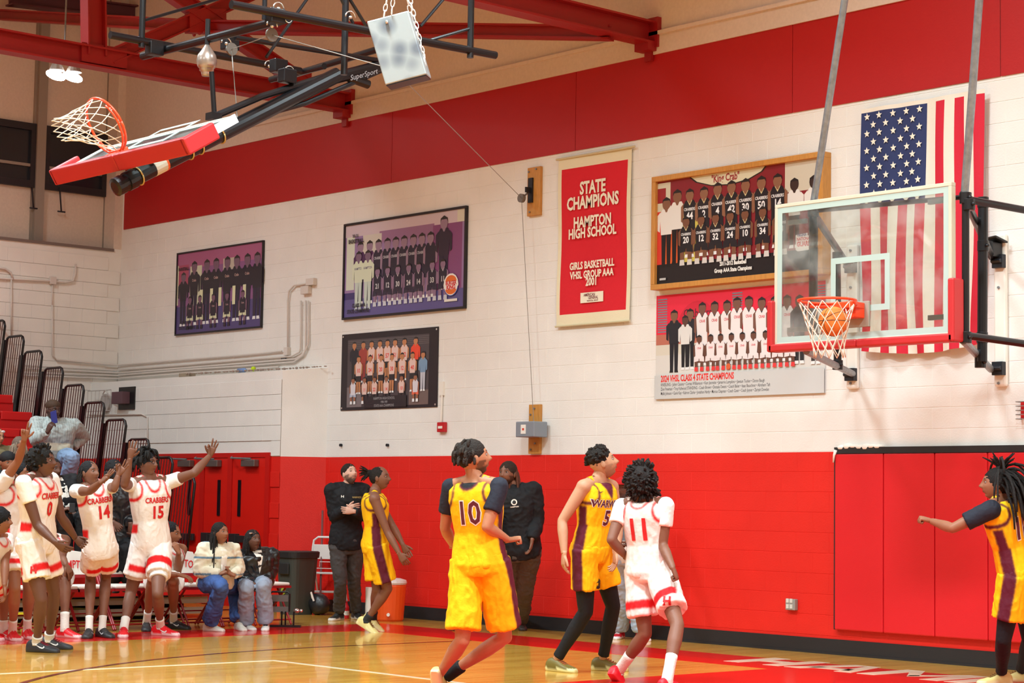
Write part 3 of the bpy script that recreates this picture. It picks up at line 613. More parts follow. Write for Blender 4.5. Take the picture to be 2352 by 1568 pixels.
def frame_box(t, x0, x1, z0, z1, y0, y1, w, mt, name='frame_rail'):
    for a, b, c, d in [(x0, x1, z1-w, z1), (x0, x1, z0, z0+w), (x0, x0+w, z0+w, z1-w), (x1-w, x1, z0+w, z1-w)]:
        m = M(); m.box((a, y0, c), (b, y1, d)); obj(name, m, mt, t, bevel=.004)
skd = S(66, 44, 66); skm = S(96, 70, 90); pdk = S(44, 34, 62); ppl = S(120, 80, 128); pgr = S(206, 206, 176)
blackw = mat('frame_black', S(26, 22, 28), .35)
# photo 1
a = rectY((405, 579), (604, 554), (600, 753), (402, 770), D-.03); t = thing('team_photo', 'purple tinted team photo in thin black frame, nearest the room corner', 'framed photo', (a[0], D, 0), 'team photos')
frame_box(t, *a, D-.035, D, .022, blackw); P_ = Print(a[0]+.01, a[1]-.01, a[2]+.01, a[3]-.01, D-.02)
P_.rect(0, 0, 1, 1, S(134, 84, 132)); P_.rect(0, 0, 1, .34, S(78, 66, 120)); P_.rect(.0, .8, 1, 1, S(166, 92, 130)); P_.rect(.0, .36, .02, .85, pgr); P_.rect(.16, .3, .30, .82, pgr); P_.rect(.55, .72, .68, .86, S(190, 176, 160)); P_.rect(.02, .6, .14, .85, S(170, 70, 100))
for i, u in enumerate([.08, .21, .36, .47, .60, .71, .83, .94]): P_.fig(u, .10, .78 if i else .66, S(30, 24, 40), S(116, 86, 106), S(36, 28, 54), jersey=False, word='Crabs' if 0 < i < 7 else None, nc=S(196, 160, 150))
for u in (.3, .42, .52, .68, .8): P_.rect(u-.012, .30, u+.022, .52, S(222, 222, 180))
for i, u in enumerate([.17, .29, .45, .61, .79]): P_.fig(u, .05, .50, S(34, 26, 44), S(120, 84, 104), S(214, 214, 176), sit=True, word='Crabs', nc=S(190, 150, 150), shoe=S(40, 30, 50))
P_.text('BASKETBALL', .02, .80, .055, (.01, .01, .02), .02, .75, 'LEFT'); P_.text('CLASS AAA', .13, .14, .055, (.01, .01, .02), .02, .8); P_.text('STATE CHAMPIONS', .14, .075, .055, (.01, .01, .02), .02, .75)
finish(P_, t)
# photo 2
a = rectY((791, 514), (1072, 473), (1068, 708), (785, 735), D-.03); t = thing('team_photo', 'purple tinted team photo with round burger logo in black frame, above the black banner', 'framed photo', (a[0], D, 0), 'team photos')
frame_box(t, *a, D-.04, D, .028, blackw); P_ = Print(a[0]+.01, a[1]-.01, a[2]+.01, a[3]-.01, D-.022)
P_.rect(0, 0, 1, 1, S(150, 122, 168)); P_.rect(0, .86, 1, 1, S(206, 190, 200)); P_.rect(.3, .76, .75, .88, S(150, 110, 150)); P_.rect(.74, .2, .97, .86, S(132, 74, 124)); P_.rect(0, 0, 1, .2, S(92, 84, 142)); P_.rect(.02, .3, .09, .86, S(210, 216, 200)); P_.rect(.16, .66, .32, .86, S(206, 200, 190)); P_.rect(.0, .2, .10, .27, S(60, 50, 110)); P_.rect(.93, .86, 1, .98, S(214, 210, 190))
for i, u in enumerate([.14, .22, .295, .37, .44, .51, .585, .655, .725, .83]):
    big = i == 9; P_.fig(u, .14 if not big else .2, .66 if not big else .74, S(76, 40, 84) if i < 2 else (S(44, 34, 56) if big else S(38, 32, 54)), S(150, 124, 146), S(40, 34, 58), jersey=i > 1 and not big, word='CRABBERS' if 1 < i < 8 else None, nc=S(190, 190, 200))
for u in (.13, .21): P_.fig(u, .08, .62, S(214, 222, 196), S(120, 96, 120), S(196, 210, 200), jersey=False, word='HAMPTON', nc=S(110, 100, 130), shoe=S(190, 200, 210))
for i, u in enumerate([.295, .38, .465, .555, .635, .745, .83]): P_.fig(u, .10, .50, S(36, 30, 52), S(140, 112, 140), S(44, 36, 60), sit=True, num=str([21, 12, 30, 24, 14, 33, 11][i]), nc=S(206, 206, 210), trim=S(200, 200, 206), shoe=S(200, 204, 214))
P_.text("'00-'01", .10, .865, .05, (.01, .01, .02), .02, .8); P_.text('BASKETBALL', .04, .81, .058, (.01, .01, .02), .03, .8, 'LEFT'); P_.text('CLASS AAA', .14, .13, .055, (.01, .01, .02), .03, .8); P_.text('STATE CHAMPIONS', .04, .07, .055, (.01, .01, .02), .03, .78, 'LEFT')
u, v = .895, .24; P_.disc(u, v, .115, S(240, 236, 230)); P_.poly([(u+.085*P_.h/P_.w*math.cos(t_), v+.035+.06*math.sin(t_)) for t_ in [i*math.pi/12 for i in range(13)]], S(226, 110, 40))
P_.poly([(u+.085*P_.h/P_.w*math.cos(t_), v-.045+.05*math.sin(t_)) for t_ in [math.pi+i*math.pi/12 for i in range(13)]], S(226, 110, 40))
P_.text('BURGER', u, v+.018, .052, S(206, 30, 40), .05, .85); P_.text('KING', u, v-.026, .06, S(206, 30, 40), .05, .95)
P_.poly([(u+r_*P_.h/P_.w*math.cos(t_), v+r_*math.sin(t_)) for r_, ts in ((.105, range(0, 13)), (.115, range(12, -1, -1))) for t_ in [-math.pi*.9+i*math.pi*.85/12 for i in ts]], S(40, 60, 150))
P_.rect(u-.05, .075, u+.05, .10, S(230, 228, 220)); finish(P_, t)
# photo 3: black banner with grommets
a = rectY((786, 768), (1007, 750), (1003, 934), (781, 943), D-.015); t = thing('team_banner', 'black vinyl banner with old team photo in white and red jerseys, under the logo photo', 'banner', (a[0], D, 0))
m = M(); m.box((a[0], D-.012, a[2]), (a[1], D-.004, a[3])); obj('sheet', m, mat('vinyl_black', S(34, 30, 36), .4, bump=.3, scale=4), t)
P_ = Print(a[0]+.05*(a[1]-a[0]), a[1]-.07*(a[1]-a[0]), a[2]+.02*(a[3]-a[2]), a[3]-.05*(a[3]-a[2]), D-.013)
P_.rect(.02, .02, .98, .97, S(70, 62, 66))
for i in range(5): P_.rect(.02, .84+i*.025, .98, .85+i*.025, S(96, 88, 90))
P_.rect(.02, .02, .2, .3, S(120, 110, 112)); P_.rect(.76, .02, .98, .22, S(110, 92, 88))
sk = S(188, 124, 82); jw = S(222, 190, 180)
for i, u in enumerate([.10, .21, .31, .41, .50, .59, .70, .83]): P_.fig(u, .36, .58, [S(30, 30, 40), S(160, 60, 50), jw, jw, jw, jw, jw, S(232, 70, 40)][i], sk, [S(30, 30, 30), S(150, 50, 44)][i] if i < 2 else S(34, 30, 34), jersey=1 < i < 7, num=['', '', '34', '54', '57', '51', '42', ''][i], nc=S(220, 60, 50))
for i, u in enumerate([.16, .30, .43, .56, .68, .80, .92]): P_.fig(u, .2, .54, jw if i < 6 else S(120, 150, 180), sk, S(34, 30, 34) if i < 6 else S(190, 190, 200), jersey=i < 6, num=['10', '24', '20', '30', '12', '40', ''][i], nc=S(220, 60, 50))
for i, u in enumerate([.10, .24, .36, .50, .68, .84]): P_.fig(u, .06, .46, jw if 0 < i < 5 else S(214, 208, 214), S(150, 96, 70), [S(170, 180, 200), S(40, 34, 38), S(40, 34, 38), S(40, 34, 38), S(40, 34, 38), S(224, 100, 70)][i], sit=True, num=['', '11', '22', '14', '10', ''][i], nc=S(220, 60, 50))
P_.rect(.24, .0, .74, .16, S(34, 30, 36)); P_.text('HAMPTON HIGH SCHOOL', .48, .125, .05, S(150, 148, 150), .01, .8); P_.text('1988-1989', .48, .075, .045, S(150, 148, 150), .01, .8); P_.text('STATE AAA CHAMPIONS', .48, .025, .05, S(150, 148, 150), .01, .8)
finish(P_, t)
for xx in (a[0]+.03, a[1]-.03):
    for zz in (a[2]+.03, a[3]-.03): m = M(); m.tube([(xx, D-.012, zz), (xx, D-.018, zz)], .012, 10); obj('grommet', m, chrome, t)
# photo 4: deep pine frame
YF4 = D-.13; a = rectY((1497, 404), (1890, 349), (1888, 632), (1493, 663), YF4); t = thing('team_photo', 'large team photo in black jerseys in deep pine box frame, behind the backboard', 'framed photo', (a[0], D, 0), 'team photos')
frame_box(t, *a, YF4, D, .055, woodp); P_ = Print(a[0]+.04, a[1]-.04, a[2]+.04, a[3]-.04, D-.09)
P_.rect(0, 0, 1, 1, S(132, 36, 44)); P_.rect(0, 0, 1, .20, S(30, 28, 32)); P_.rect(.79, .72, 1, 1, S(206, 196, 176)); P_.rect(0, .66, .09, .97, S(206, 200, 176)); P_.rect(0, .78, .06, .92, S(150, 40, 46)); P_.rect(.1, .2, .28, .7, S(206, 190, 90)); P_.rect(.06, .2, .14, .66, S(214, 90, 40)); P_.rect(0, .2, .04, .7, S(210, 60, 50))
P_.poly([(.20, 1), (.25, .93), (.35, .875), (.47, .86), (.58, .885), (.66, .94), (.69, 1)], S(40, 36, 30)); P_.poly([(.21, 1), (.26, .935), (.35, .885), (.47, .87), (.575, .895), (.65, .945), (.68, 1)], S(216, 210, 180))
P_.text('"King Crab"', .435, .935, .095, S(150, 50, 50), .03, .75)
sk = S(130, 88, 66); jb = S(34, 32, 38)
P_.fig(.065, .17, .66, S(226, 222, 216), sk, S(24, 22, 26), jersey=False, shoe=S(20, 20, 20)); P_.fig(.135, .19, .70, S(226, 222, 216), sk, S(24, 22, 26), jersey=False, shoe=S(20, 20, 20))
for u in (.845, .955): P_.fig(u, .22, .62, S(228, 224, 218), S(60, 44, 40), S(30, 28, 34), jersey=False)
for i, u in enumerate([.215, .305, .39, .475, .56, .655, .75]): P_.fig(u, .24, .64+(.02 if i > 1 else 0), jb, S(140, 96, 72), jb, word='CRABBERS', num=['44', '2', '4', '42', '30', '50', '14'][i], trim=S(214, 200, 150))
for i, u in enumerate([.195, .29, .38, .47, .56, .665, .77]): P_.fig(u, .17, .56, jb, S(120, 78, 58), jb, sit=True, word='CRABBERS', num=['20', '12', '32', '24', '10', '34', '13'][i], trim=S(214, 200, 150), shoe=S(210, 205, 200))
P_.text('2011-2012 Basketball', .49, .145, .052, S(240, 238, 232), .04, .72); P_.text('Group AAA State Champions', .49, .085, .052, S(240, 238, 232), .04, .72)
P_.poly([(.858, .20), (.858, .33), (.925, .34), (.925, .315), (.955, .315), (.955, .22), (.945, .19), (.87, .185)], S(236, 232, 228)); P_.text('VIRGINIA', .893, .325, .034, S(60, 60, 120), .04, .75); P_.text('NATIONAL', .905, .29, .04, S(206, 40, 50), .04, .8); P_.text('GUARD', .905, .245, .058, S(206, 40, 50), .06, .8)
P_.rect(.03, .05, .07, .07, S(190, 190, 190)); finish(P_, t)
# photo 5: white vinyl banner
a = rectY((1507, 672), (1897, 652), (1895, 902), (1507, 917), D-.01); t = thing('team_banner', 'white vinyl banner with team in white jerseys and red lettering, below the pine frame', 'banner', (a[0], D, 0))
m = M(); m.box((a[0], D-.01, a[2]), (a[1], D-.003, a[3])); obj('sheet', m, mat('vinyl_white', S(214, 214, 214), .5, bump=.3, scale=4), t); P_ = Print(*a, D-.011)
P_.rect(0, 0, 1, 1, S(206, 206, 204)); P_.rect(0, .22, 1, .66, S(214, 206, 190)); P_.rect(0, .62, 1, 1, S(226, 40, 66)); P_.rect(0, .52, 1, .62, S(186, 110, 90)); P_.rect(0, .22, 1, .42, S(216, 212, 206))
for i in range(14):
    for u0 in (.0, .46, .93): P_.rect(u0+.01, .64+i*.024, u0+.07, .652+i*.024, S(120, 130, 140))
for i in range(10): P_.rect(u0, 0, u0, 0, S(0, 0, 0)) if False else None
for u in (.26, .72): P_.poly([(u+.13*math.cos(t_), .62+.3*math.sin(t_)) for t_ in [i*math.pi/14 for i in range(15)]], S(206, 34, 58)); P_.text('Crabbers', u, .80, .12, S(90, 30, 44), .01, .8)
P_.fig(.115, .25, .60, S(34, 34, 40), sk, S(28, 28, 34), jersey=False, shoe=S(30, 30, 30)); P_.fig(.215, .27, .58, S(40, 40, 46), sk, S(30, 30, 34), jersey=False); P_.fig(.185, .27, .52, S(222, 220, 216), S(90, 60, 50), S(26, 26, 30), jersey=False)
for i, u in enumerate([.29, .365, .44, .50, .57, .645, .72, .79]): P_.fig(u, .30, .60+(.02 if i in (3, 4) else 0), S(232, 226, 226), S(120, 80, 66), S(232, 226, 226), nc=S(206, 30, 50), word='CRAB', trim=S(40, 40, 50))
P_.fig(.86, .27, .62, S(54, 54, 60), S(90, 60, 50), S(40, 40, 44), jersey=False); P_.fig(.95, .26, .58, S(214, 214, 210), S(90, 60, 50), S(60, 50, 50), jersey=False)
for i, u in enumerate([.275, .345, .405, .47, .535, .60, .67, .74, .81]): P_.fig(u, .25, .42, S(232, 222, 222), S(104, 66, 52), S(228, 216, 216), sit=True, nc=S(206, 30, 50), word='CRAB', shoe=S(220, 60, 60))
P_.disc(.455, .28, .028, S(214, 96, 50)); P_.rect(0, 0, 1, .225, S(200, 200, 198)); P_.text('2024 VHSL CLASS 4 STATE CHAMPIONS', .04, .19, .085, S(220, 50, 44), .04, .63, 'LEFT')
for i, s_ in enumerate(['KNEELING - Julien Causey • Cortez Williamson • Kam Jenrette • Jamarrie Lumpkins • Jawaun Tucker • Daron Baugh', 'Zion Freeman • Troy Fullwood STANDING - Coach Brown • Denasia Owens • Coach Baker • Isaac Bauschner • Abraham Taft', 'Malik Johnson • Gavin Kay • Kahron Clarke • Jonathon Hardy • Marcus Chapman • Coach Caver • Coach Joyner • Zariyah Dowden']):
    P_.text(s_, .04, .135-i*.042, .042, S(60, 58, 62), .01, .66-.025*i, 'LEFT')
finish(P_, t, mt=vinyl)
for xx in (a[0]+.03, a[1]-.03, (a[0]+a[1])/2):
    m = M(); m.tube([(xx, D-.01, a[2]+.03), (xx, D-.016, a[2]+.03)], .01, 10); obj('grommet', m, chrome, t)
# --- state champions banner
a = rectY((1285, 366), (1452, 338), (1444, 739), (1277, 748), D-.03); t = thing('championship_banner', 'red cloth banner with white lettering and cream borders hanging from a rod', 'banner', (a[0], D, 0))
clo = vmat('banner_cloth', .85, bump=.3, scale=20); x0_, x1_, z0_, z1_ = a; m = M(); nx, nz_ = 20, 30
crm = S(232, 222, 190); rcl = S(214, 30, 44)
def by(u, v): return D-.03-.008*math.sin(v*9+u*2)-.006*math.sin(u*11)*(1-v)
for i in range(nx):
    for j in range(nz_):
        u0, u1, v0, v1 = i/nx, (i+1)/nx, j/nz_, (j+1)/nz_; c = crm if (i == 0 or i == nx-1 or j < 2 or j >= nz_-2) else rcl
        m.quad(*[V((lerp(x0_, x1_, u), by(u, v), lerp(z0_, z1_, v))) for u, v in ((u0, v0), (u1, v0), (u1, v1), (u0, v1))], c)
me = mesh_of(m, 'cloth', fix=False); bm = bmesh.new(); bm.from_mesh(me); bmesh.ops.remove_doubles(bm, verts=bm.verts, dist=.0005); bmesh.ops.recalc_face_normals(bm, faces=bm.faces); bm.to_mesh(me); bm.free(); me.shade_smooth(); obj('cloth', me, clo, t)
m = M(); m.tube([(x0_-.03, D-.04, z1_), (x1_+.06, D-.04, z1_)], .013, 8); obj('rod', m, mat('wood_rod', S(206, 196, 160), .6), t); m = M(); m.tube([(x0_-.01, D-.04, z0_), (x1_+.01, D-.04, z0_)], .011, 8); obj('rod', m, mat('wood_rod', S(206, 196, 160), .6), t)
m = M(); hh = z1_-z0_; xc = (x0_+x1_)/2
for s_, v, sz in [('STATE', .80, .135), ('CHAMPIONS', .715, .135), ('HAMPTON', .60, .115), ('HIGH SCHOOL', .535, .105), ('GIRLS BASKETBALL', .345, .078), ('VHSL GROUP AAA', .29, .078), ('2001', .245, .085)]:
    ptext(m, s_, (xc, D-.052, z0_+v*hh), (1, 0, 0), (0, 0, 1), sz*1.42, bold=.035, squeeze=.74)
obj('lettering', m, mat('felt_white', S(240, 232, 210), .8), t, fix=False)
m = M(); w_ = (x1_-x0_); m.box((xc-.15*w_, D-.05, z0_+.125*hh), (xc+.16*w_, D-.045, z0_+.185*hh)); obj('patch', m, mat('felt_white', S(240, 232, 210), .8), t)
m = M(); ptext(m, 'AMERICAN', (xc-.03, D-.052, z0_+.170*hh), (1, 0, 0), (0, 0, 1), .045, squeeze=.8); ptext(m, 'GENERAL', (xc+.03, D-.052, z0_+.152*hh), (1, 0, 0), (0, 0, 1), .045, squeeze=.8); ptext(m, 'FINANCIAL GROUP', (xc+.02, D-.052, z0_+.135*hh), (1, 0, 0), (0, 0, 1), .022, squeeze=.9); obj('patch_lettering', m, mat('print_maroonish', S(120, 50, 60), .7), t, fix=False)
# --- flag hung stripes down
YG = D-.05; a0, a1 = onY(1984, 252, YG), onY(2266, 206, YG); x0_, x1_ = a0.x, a1.x; z1_ = (a0.z+a1.z)/2; z0_ = onY(2100, 800, YG).z; W_, H_ = x1_-x0_, z1_-z0_
t = thing('flag', 'large cloth flag with white stars on blue and red and white stripes, hung on the wall behind the hoop', 'flag', (x0_, D, 0))
t['label'] = 'stars and stripes cloth flag hung stripes down on the wall behind the hoop'
fc = vmat('flag_cloth', .85, bump=.25, scale=25); m = M(); nx, nz_ = 52, 60
cz = onY(2133, 459, YG).z; vc = (cz-z0_)/H_; fw = W_/13
def fp(u, v):
    sag = .05*math.sin(math.pi*u)*(1-v)
    return V((x0_+u*W_+.018*math.sin(v*7+u*5)*(1-v)-.05*(1-v)*u, YG-.03-.022*math.sin(u*26+v*3.0)*(1-v*.7)-.012*math.sin(u*9-v*6), z0_+v*H_-.0*u-sag))
fb, frd, fwt = S(46, 56, 98), S(206, 34, 56), S(232, 222, 206)
for i in range(nx):
    for j in range(nz_):
        u0, u1, v0, v1 = i/nx, (i+1)/nx, j/nz_, (j+1)/nz_; k = i//4
        c = fb if (k < 7 and (v0+v1)/2 > vc) else (frd if k % 2 == 0 else fwt)
        if v1 > .985: c = fwt
        m.quad(fp(u0, v0), fp(u1, v0), fp(u1, v1), fp(u0, v1), c)
me = mesh_of(m, 'cloth', fix=False); bm = bmesh.new(); bm.from_mesh(me); bmesh.ops.remove_doubles(bm, verts=bm.verts, dist=.0005); bmesh.ops.recalc_face_normals(bm, faces=bm.faces); bm.to_mesh(me); bm.free(); me.shade_smooth(); o = obj('cloth', me, fc, t); ftree = bvh(o)
m = M()
cu = 7/13
for r in range(11):
    n_ = 5 if r % 2 == 0 else 4
    for q in range(n_):
        u = cu*((q+.5+(0 if n_ == 5 else .5))/5); v = .985-(.985-vc)*((r+.6)/11.2)
        c = fp(u, v)-V((0, .012, 0)); m.poly([c+V((math.cos(t_)*rr_, 0, math.sin(t_)*rr_)) for i in range(10) for t_, rr_ in [(math.pi/2+i*math.pi/5, .037 if i % 2 == 0 else .016)]])
obj('stars', m, mat('star_white', S(236, 228, 210), .8), t, fix=False)
# --- pulley board, winch board
def wboard(pa, pb, yt, yb_): a, b_ = onY(pa, yb_, D-.04), onY(pb, yt, D-.04); return a, b_
t = thing('pulley_board', 'pine board with black steel pulley bracket high on the wall', 'pulley', tuple(onY(1225, 497, D)))
a, b_ = wboard(1210, 1241, 381, 497); m = M(); m.box((a.x, D-.04, a.z), (b_.x, D, b_.z)); obj('board', m, woodp, t, bevel=.004)
c = onY(1219, 437, D-.05); m = M(); m.obox(c, V((.035, 0, 0)), V((0, .012, 0)), V((0, 0, .14))); m.obox(c-V((0, .04, 0)), V((.01, 0, 0)), V((0, .04, 0)), V((0, 0, .03))); obj('bracket', m, mat('bracket_black', S(40, 42, 48), .4, .4), t)
m = M(); m.tube([pw-V((.0, .02, 0)), pw+V((.0, .02, 0))], .05, 16); m.tube([pw, c], .01, 6); obj('sheave', m, mat('pulley_grey', S(120, 112, 104), .5, .5), t)
for px, py in ((1215, 395), (1232, 388), (1217, 487), (1217, 462)): q = onY(px, py, D-.042); m = M(); m.tube([q, q-V((0, .012, 0))], .011, 8); obj('bolt', m, gsteel, t)
t = thing('winch', 'grey hand winch on a pine board above the red paint line', 'winch', tuple(onY(1225, 1042, D)))
a, b_ = wboard(1213, 1240, 928, 1042); m = M(); m.box((a.x, D-.04, a.z), (b_.x, D, b_.z)); obj('board', m, woodp, t, bevel=.004)
wg = mat('winch_grey', S(140, 150, 160), .45, .3); a, b_ = onY(1190, 1004, D-.2), onY(1236, 967, D-.2); m = M(); m.box((a.x, D-.24, a.z), (b_.x-.02, D-.04, b_.z)); obj('gearbox', m, wg, t, bevel=.01)
m = M(); c = V((a.x-.02, D-.14, (a.z+b_.z)/2+.02)); m.tube([c, c+V((.03, 0, 0))], .07, 16); m.tube([c-V((.02, 0, .06)), c-V((.0, 0, .06))], .02, 8); obj('drum_cover', m, wg, t)
c = V((a.x+.13, D-.242, (a.z+b_.z)/2)); m = M(); m.obox(c, V((.04, 0, 0)), V((0, .002, 0)), V((0, 0, .05))); obj('sticker', m, wplain, t); m = M(); m.obox(c-V((0, .003, 0)), V((.015, 0, 0)), V((0, .001, 0)), V((0, 0, .012))); obj('sticker_mark', m, mat('print_red2', S(200, 60, 40), .6), t)
for px, py in ((1228, 938), (1219, 952), (1219, 1032), (1229, 1018)): q = onY(px, py, D-.042); m = M(); m.tube([q, q-V((0, .012, 0))], .011, 8); obj('bolt', m, gsteel, t)
# --- fire alarm, outlet, pegs, horn, speaker, clock cage
t = thing('fire_alarm_pull', 'small red fire alarm pull box with white conduit beside the black banner', 'fire alarm', tuple(onY(1012, 993, D)))
a, b_ = onY(1003, 992, D-.05), onY(1020, 969, D-.05); m = M(); m.box((a.x, D-.05, a.z), (b_.x, D, b_.z)); obj('box', m, mat('alarm_red', S(190, 20, 30), .4), t, bevel=.006)
m = M(); m.box((a.x+.03, D-.058, a.z+.04), (b_.x-.03, D-.05, a.z+.07)); obj('handle', m, wplain, t)
m = M(); m.tube([onY(1013, 969, D-.02), onY(1016, 888, D-.02)], .012, 8); m.box(tuple(onY(1008, 900, D-.03)-V((.0, 0, .04))), tuple(onY(1022, 876, D)+V((0, 0, .0)))); obj('conduit', m, wplain, t)
a, b_ = onY(1803, 1400, D-.05), onY(1825, 1376, D-.05); t = thing('power_outlet', 'grey four-socket outlet box low on the red wall', 'outlet', (a.x, D, 0)); m = M(); m.box((a.x, D-.045, a.z), (b_.x, D, b_.z)); obj('box', m, mat('outlet_grey', S(150, 146, 140), .5), t, bevel=.005)
for i in (0, 1):
    for j in (0, 1): m = M(); m.box((a.x+.012+i*.045, D-.05, a.z+.015+j*.055), (a.x+.045+i*.045, D-.044, a.z+.055+j*.055)); obj('socket', m, mat('socket_pale', S(210, 206, 196), .5), t)
for px, lab in ((785, 'above the bearded man'), (892, 'above the far player in yellow')):
    c = onY(px, 1022, D); m = M(); m.tube([c, c-V((0, .03, 0))], .018, 10); t = obj('peg_hole', m, mat('bracket_black', S(40, 42, 48), .4, .4), label='small black peg hole cover in the white wall '+lab, category='peg')
t = thing('flood_light', 'black box lamp with white label on the wall board behind the side pipes', 'lamp', tuple(onY(2285, 590, D))); a, b_ = onY(2268, 592, D-.12), onY(2292, 548, D-.12)
m = M(); m.box((a.x, D-.2, a.z), (b_.x, D-.05, b_.z-.03)); m.prism([(a.x-.02, D-.22, b_.z-.02), (b_.x+.05, D-.22, b_.z-.0), (b_.x+.06, D-.05, b_.z-.04), (a.x-.02, D-.05, b_.z-.02)], (0, 0, .02)); obj('housing', m, mat('plastic_black', S(24, 24, 26), .4), t, bevel=.008)
m = M(); m.poly([(a.x-.004, D-.2, a.z+.12), (a.x+.05, D-.203, a.z+.12), (a.x-.0, D-.203, a.z+.19)]); obj('sticker', m, wplain, t)
t = thing('wall_box', 'small red box in a wire cage cut by the frame edge above the pads', 'alarm box', tuple(onY(2350, 960, D))); a, b_ = onY(2346, 962, D-.05), onY(2372, 922, D-.05)
m = M(); m.box((a.x, D-.06, a.z), (b_.x, D, b_.z)); obj('box', m, mat('alarm_red', S(190, 20, 30), .4), t); m = M()
for q in range(5): z = lerp(a.z, b_.z, q/4); m.tube([(a.x-.03, D, z), (a.x-.03, D-.09, z), (b_.x, D-.09, z)], .004, 5)
obj('cage', m, gsteel, t)
t = thing('wall_speaker', 'square black speaker panel with maroon box on the white wall over the doors', 'speaker', tuple(onY(290, 940, YV)))
a, b_ = onY(270, 941, YV-.04), onY(308, 887, YV-.04); m = M(); m.box((a.x, YV-.03, a.z), (b_.x, YV-.012, b_.z)); obj('back_panel', m, mat('plastic_black', S(24, 24, 26), .4), t)
a, b_ = onY(264, 928, YV-.1), onY(289, 899, YV-.1); m = M(); m.box((a.x, YV-.16, a.z), (b_.x, YV-.03, b_.z)); obj('box', m, mat('box_maroon', S(96, 66, 74), .6), t, bevel=.006)
t = thing('caged_clock', 'faded round clock in a white wire cage beside the black speaker panel', 'clock', tuple(onY(236, 940, YV))); c = onY(240, 925, YV-.06)
m = M(); m.tube([c, c+V((0, .05, 0))], .13, 20); obj('dial', m, mat('dial_grey', S(176, 168, 164), .6), t); m = M()
a, b_ = onY(203, 945, YV-.12), onY(258, 895, YV-.12)
for q in range(7): xx = lerp(a.x, b_.x, q/6); m.tube([(xx, YV-.14, a.z), (xx, YV-.14, b_.z)], .004, 5)
for zz in (a.z, b_.z): m.tube([(a.x, YV-.14, zz), (b_.x, YV-.14, zz)], .007, 5)
m.tube([onY(236, 905, YV-.14), onY(242, 896, YV-.16), onY(252, 908, YV-.14), onY(268, 920, YV-.1)], .008, 5); obj('cage', m, mat('cage_grey', S(190, 184, 180), .5), t)
# --- conduits
cond = mat('conduit_paint', S(214, 204, 196), .5)
def conduit(label, pts, r=.014, mt=cond):
    m = M(); m.tube(pts, r, 8); o = obj('conduit', m, mt, smooth=True, label=label, category='conduit', group='wall conduits'); return o
WX = XC+.03; WY = D-.03
wx = lambda px, py: onX(px, py, WX)
wy = lambda px, py: onY(px, py, WY)
cl = [[(120, 700), (120, 815), (130, 826), (268, 838), (276, 838), (420, 826), (560, 815), (647, 806)],
      [(50, 838), (268, 850), (276, 849), (420, 838), (560, 826), (670, 818), (688, 808), (690, 800), (691, 690)],
      [(50, 845), (268, 856), (276, 856), (420, 845), (560, 834), (680, 824), (698, 812), (702, 800), (702, 690)],
      [(50, 855), (268, 862), (276, 861), (450, 847), (560, 840), (675, 831), (697, 815), (708, 790), (708, 690)],
      [(50, 862), (268, 869), (276, 868), (450, 855), (560, 848), (640, 842)]]
for i, c in enumerate(cl): conduit('grey conduit, %s of the bundle bending round the room corner' % ['topmost', 'second from top', 'third from top', 'fourth from top', 'lowest'][i], [(wx if p[0] < 272 else wy)(*p) for p in c], .012)
conduit('thin bent conduit rising from the small box to the upper junction box', [wy(661, 812), wy(661, 690), wy(664, 668), wy(676, 655), wy(706, 651)], .012)
conduit('bent conduit on the left wall ending in a short upright stub', [wx(-20, 638), wx(110, 645), wx(150, 649), wx(168, 645), wx(173, 630), wx(174, 606)], .014)
conduit('vertical conduit dropping from the small box on the left wall', [wx(120, 652), wx(120, 705)], .01)
conduit('pair of long vertical conduits behind the highest bleacher rails', [wx(26, 640), wx(26, 770)], .012); conduit('curved conduit at the frame edge above the horizontal run', [wx(-10, 614), wx(12, 617), wx(25, 626), wx(30, 642)], .016)
conduit('conduit from the wall clock down beside the door frame', [onY(205, 953, YV-.03), onY(325, 951, YV-.03), onY(338, 957, YV-.03), onY(340, 1036, YV-.03)], .009)
for (px0, py0, px1, py1), lab, f_ in [((706, 638, 724, 656), 'upper junction box beside the purple photo', wy), ((694, 656, 712, 676), 'lower junction box feeding the conduit bundle', wy), ((655, 797, 664, 816), 'small switch box at the end of the thin conduit', wy), ((114, 636, 128, 652), 'small junction box on the left wall run', wx)]:
    a, b_ = f_(px0, py1), f_(px1, py0)
    if f_ is wy: lo, hi = (a.x, D-.06, a.z), (b_.x, D, b_.z)
    else: lo, hi = (XC, a.y, a.z), (XC+.06, b_.y, b_.z)
    m = M(); m.box(lo, hi); obj('junction_box', m, cond, bevel=.004, label='white '+lab, category='junction box', group='junction boxes')
m = M(); m.box(tuple(wy(645, 826)-V((0, 0, 0))), tuple(wy(655, 818)+V((0, .02, 0)))); obj('conduit_clip', m, mat('clip_dark', S(90, 84, 84), .6), label='small dark clip on the wall left of the thin conduit', category='clip')
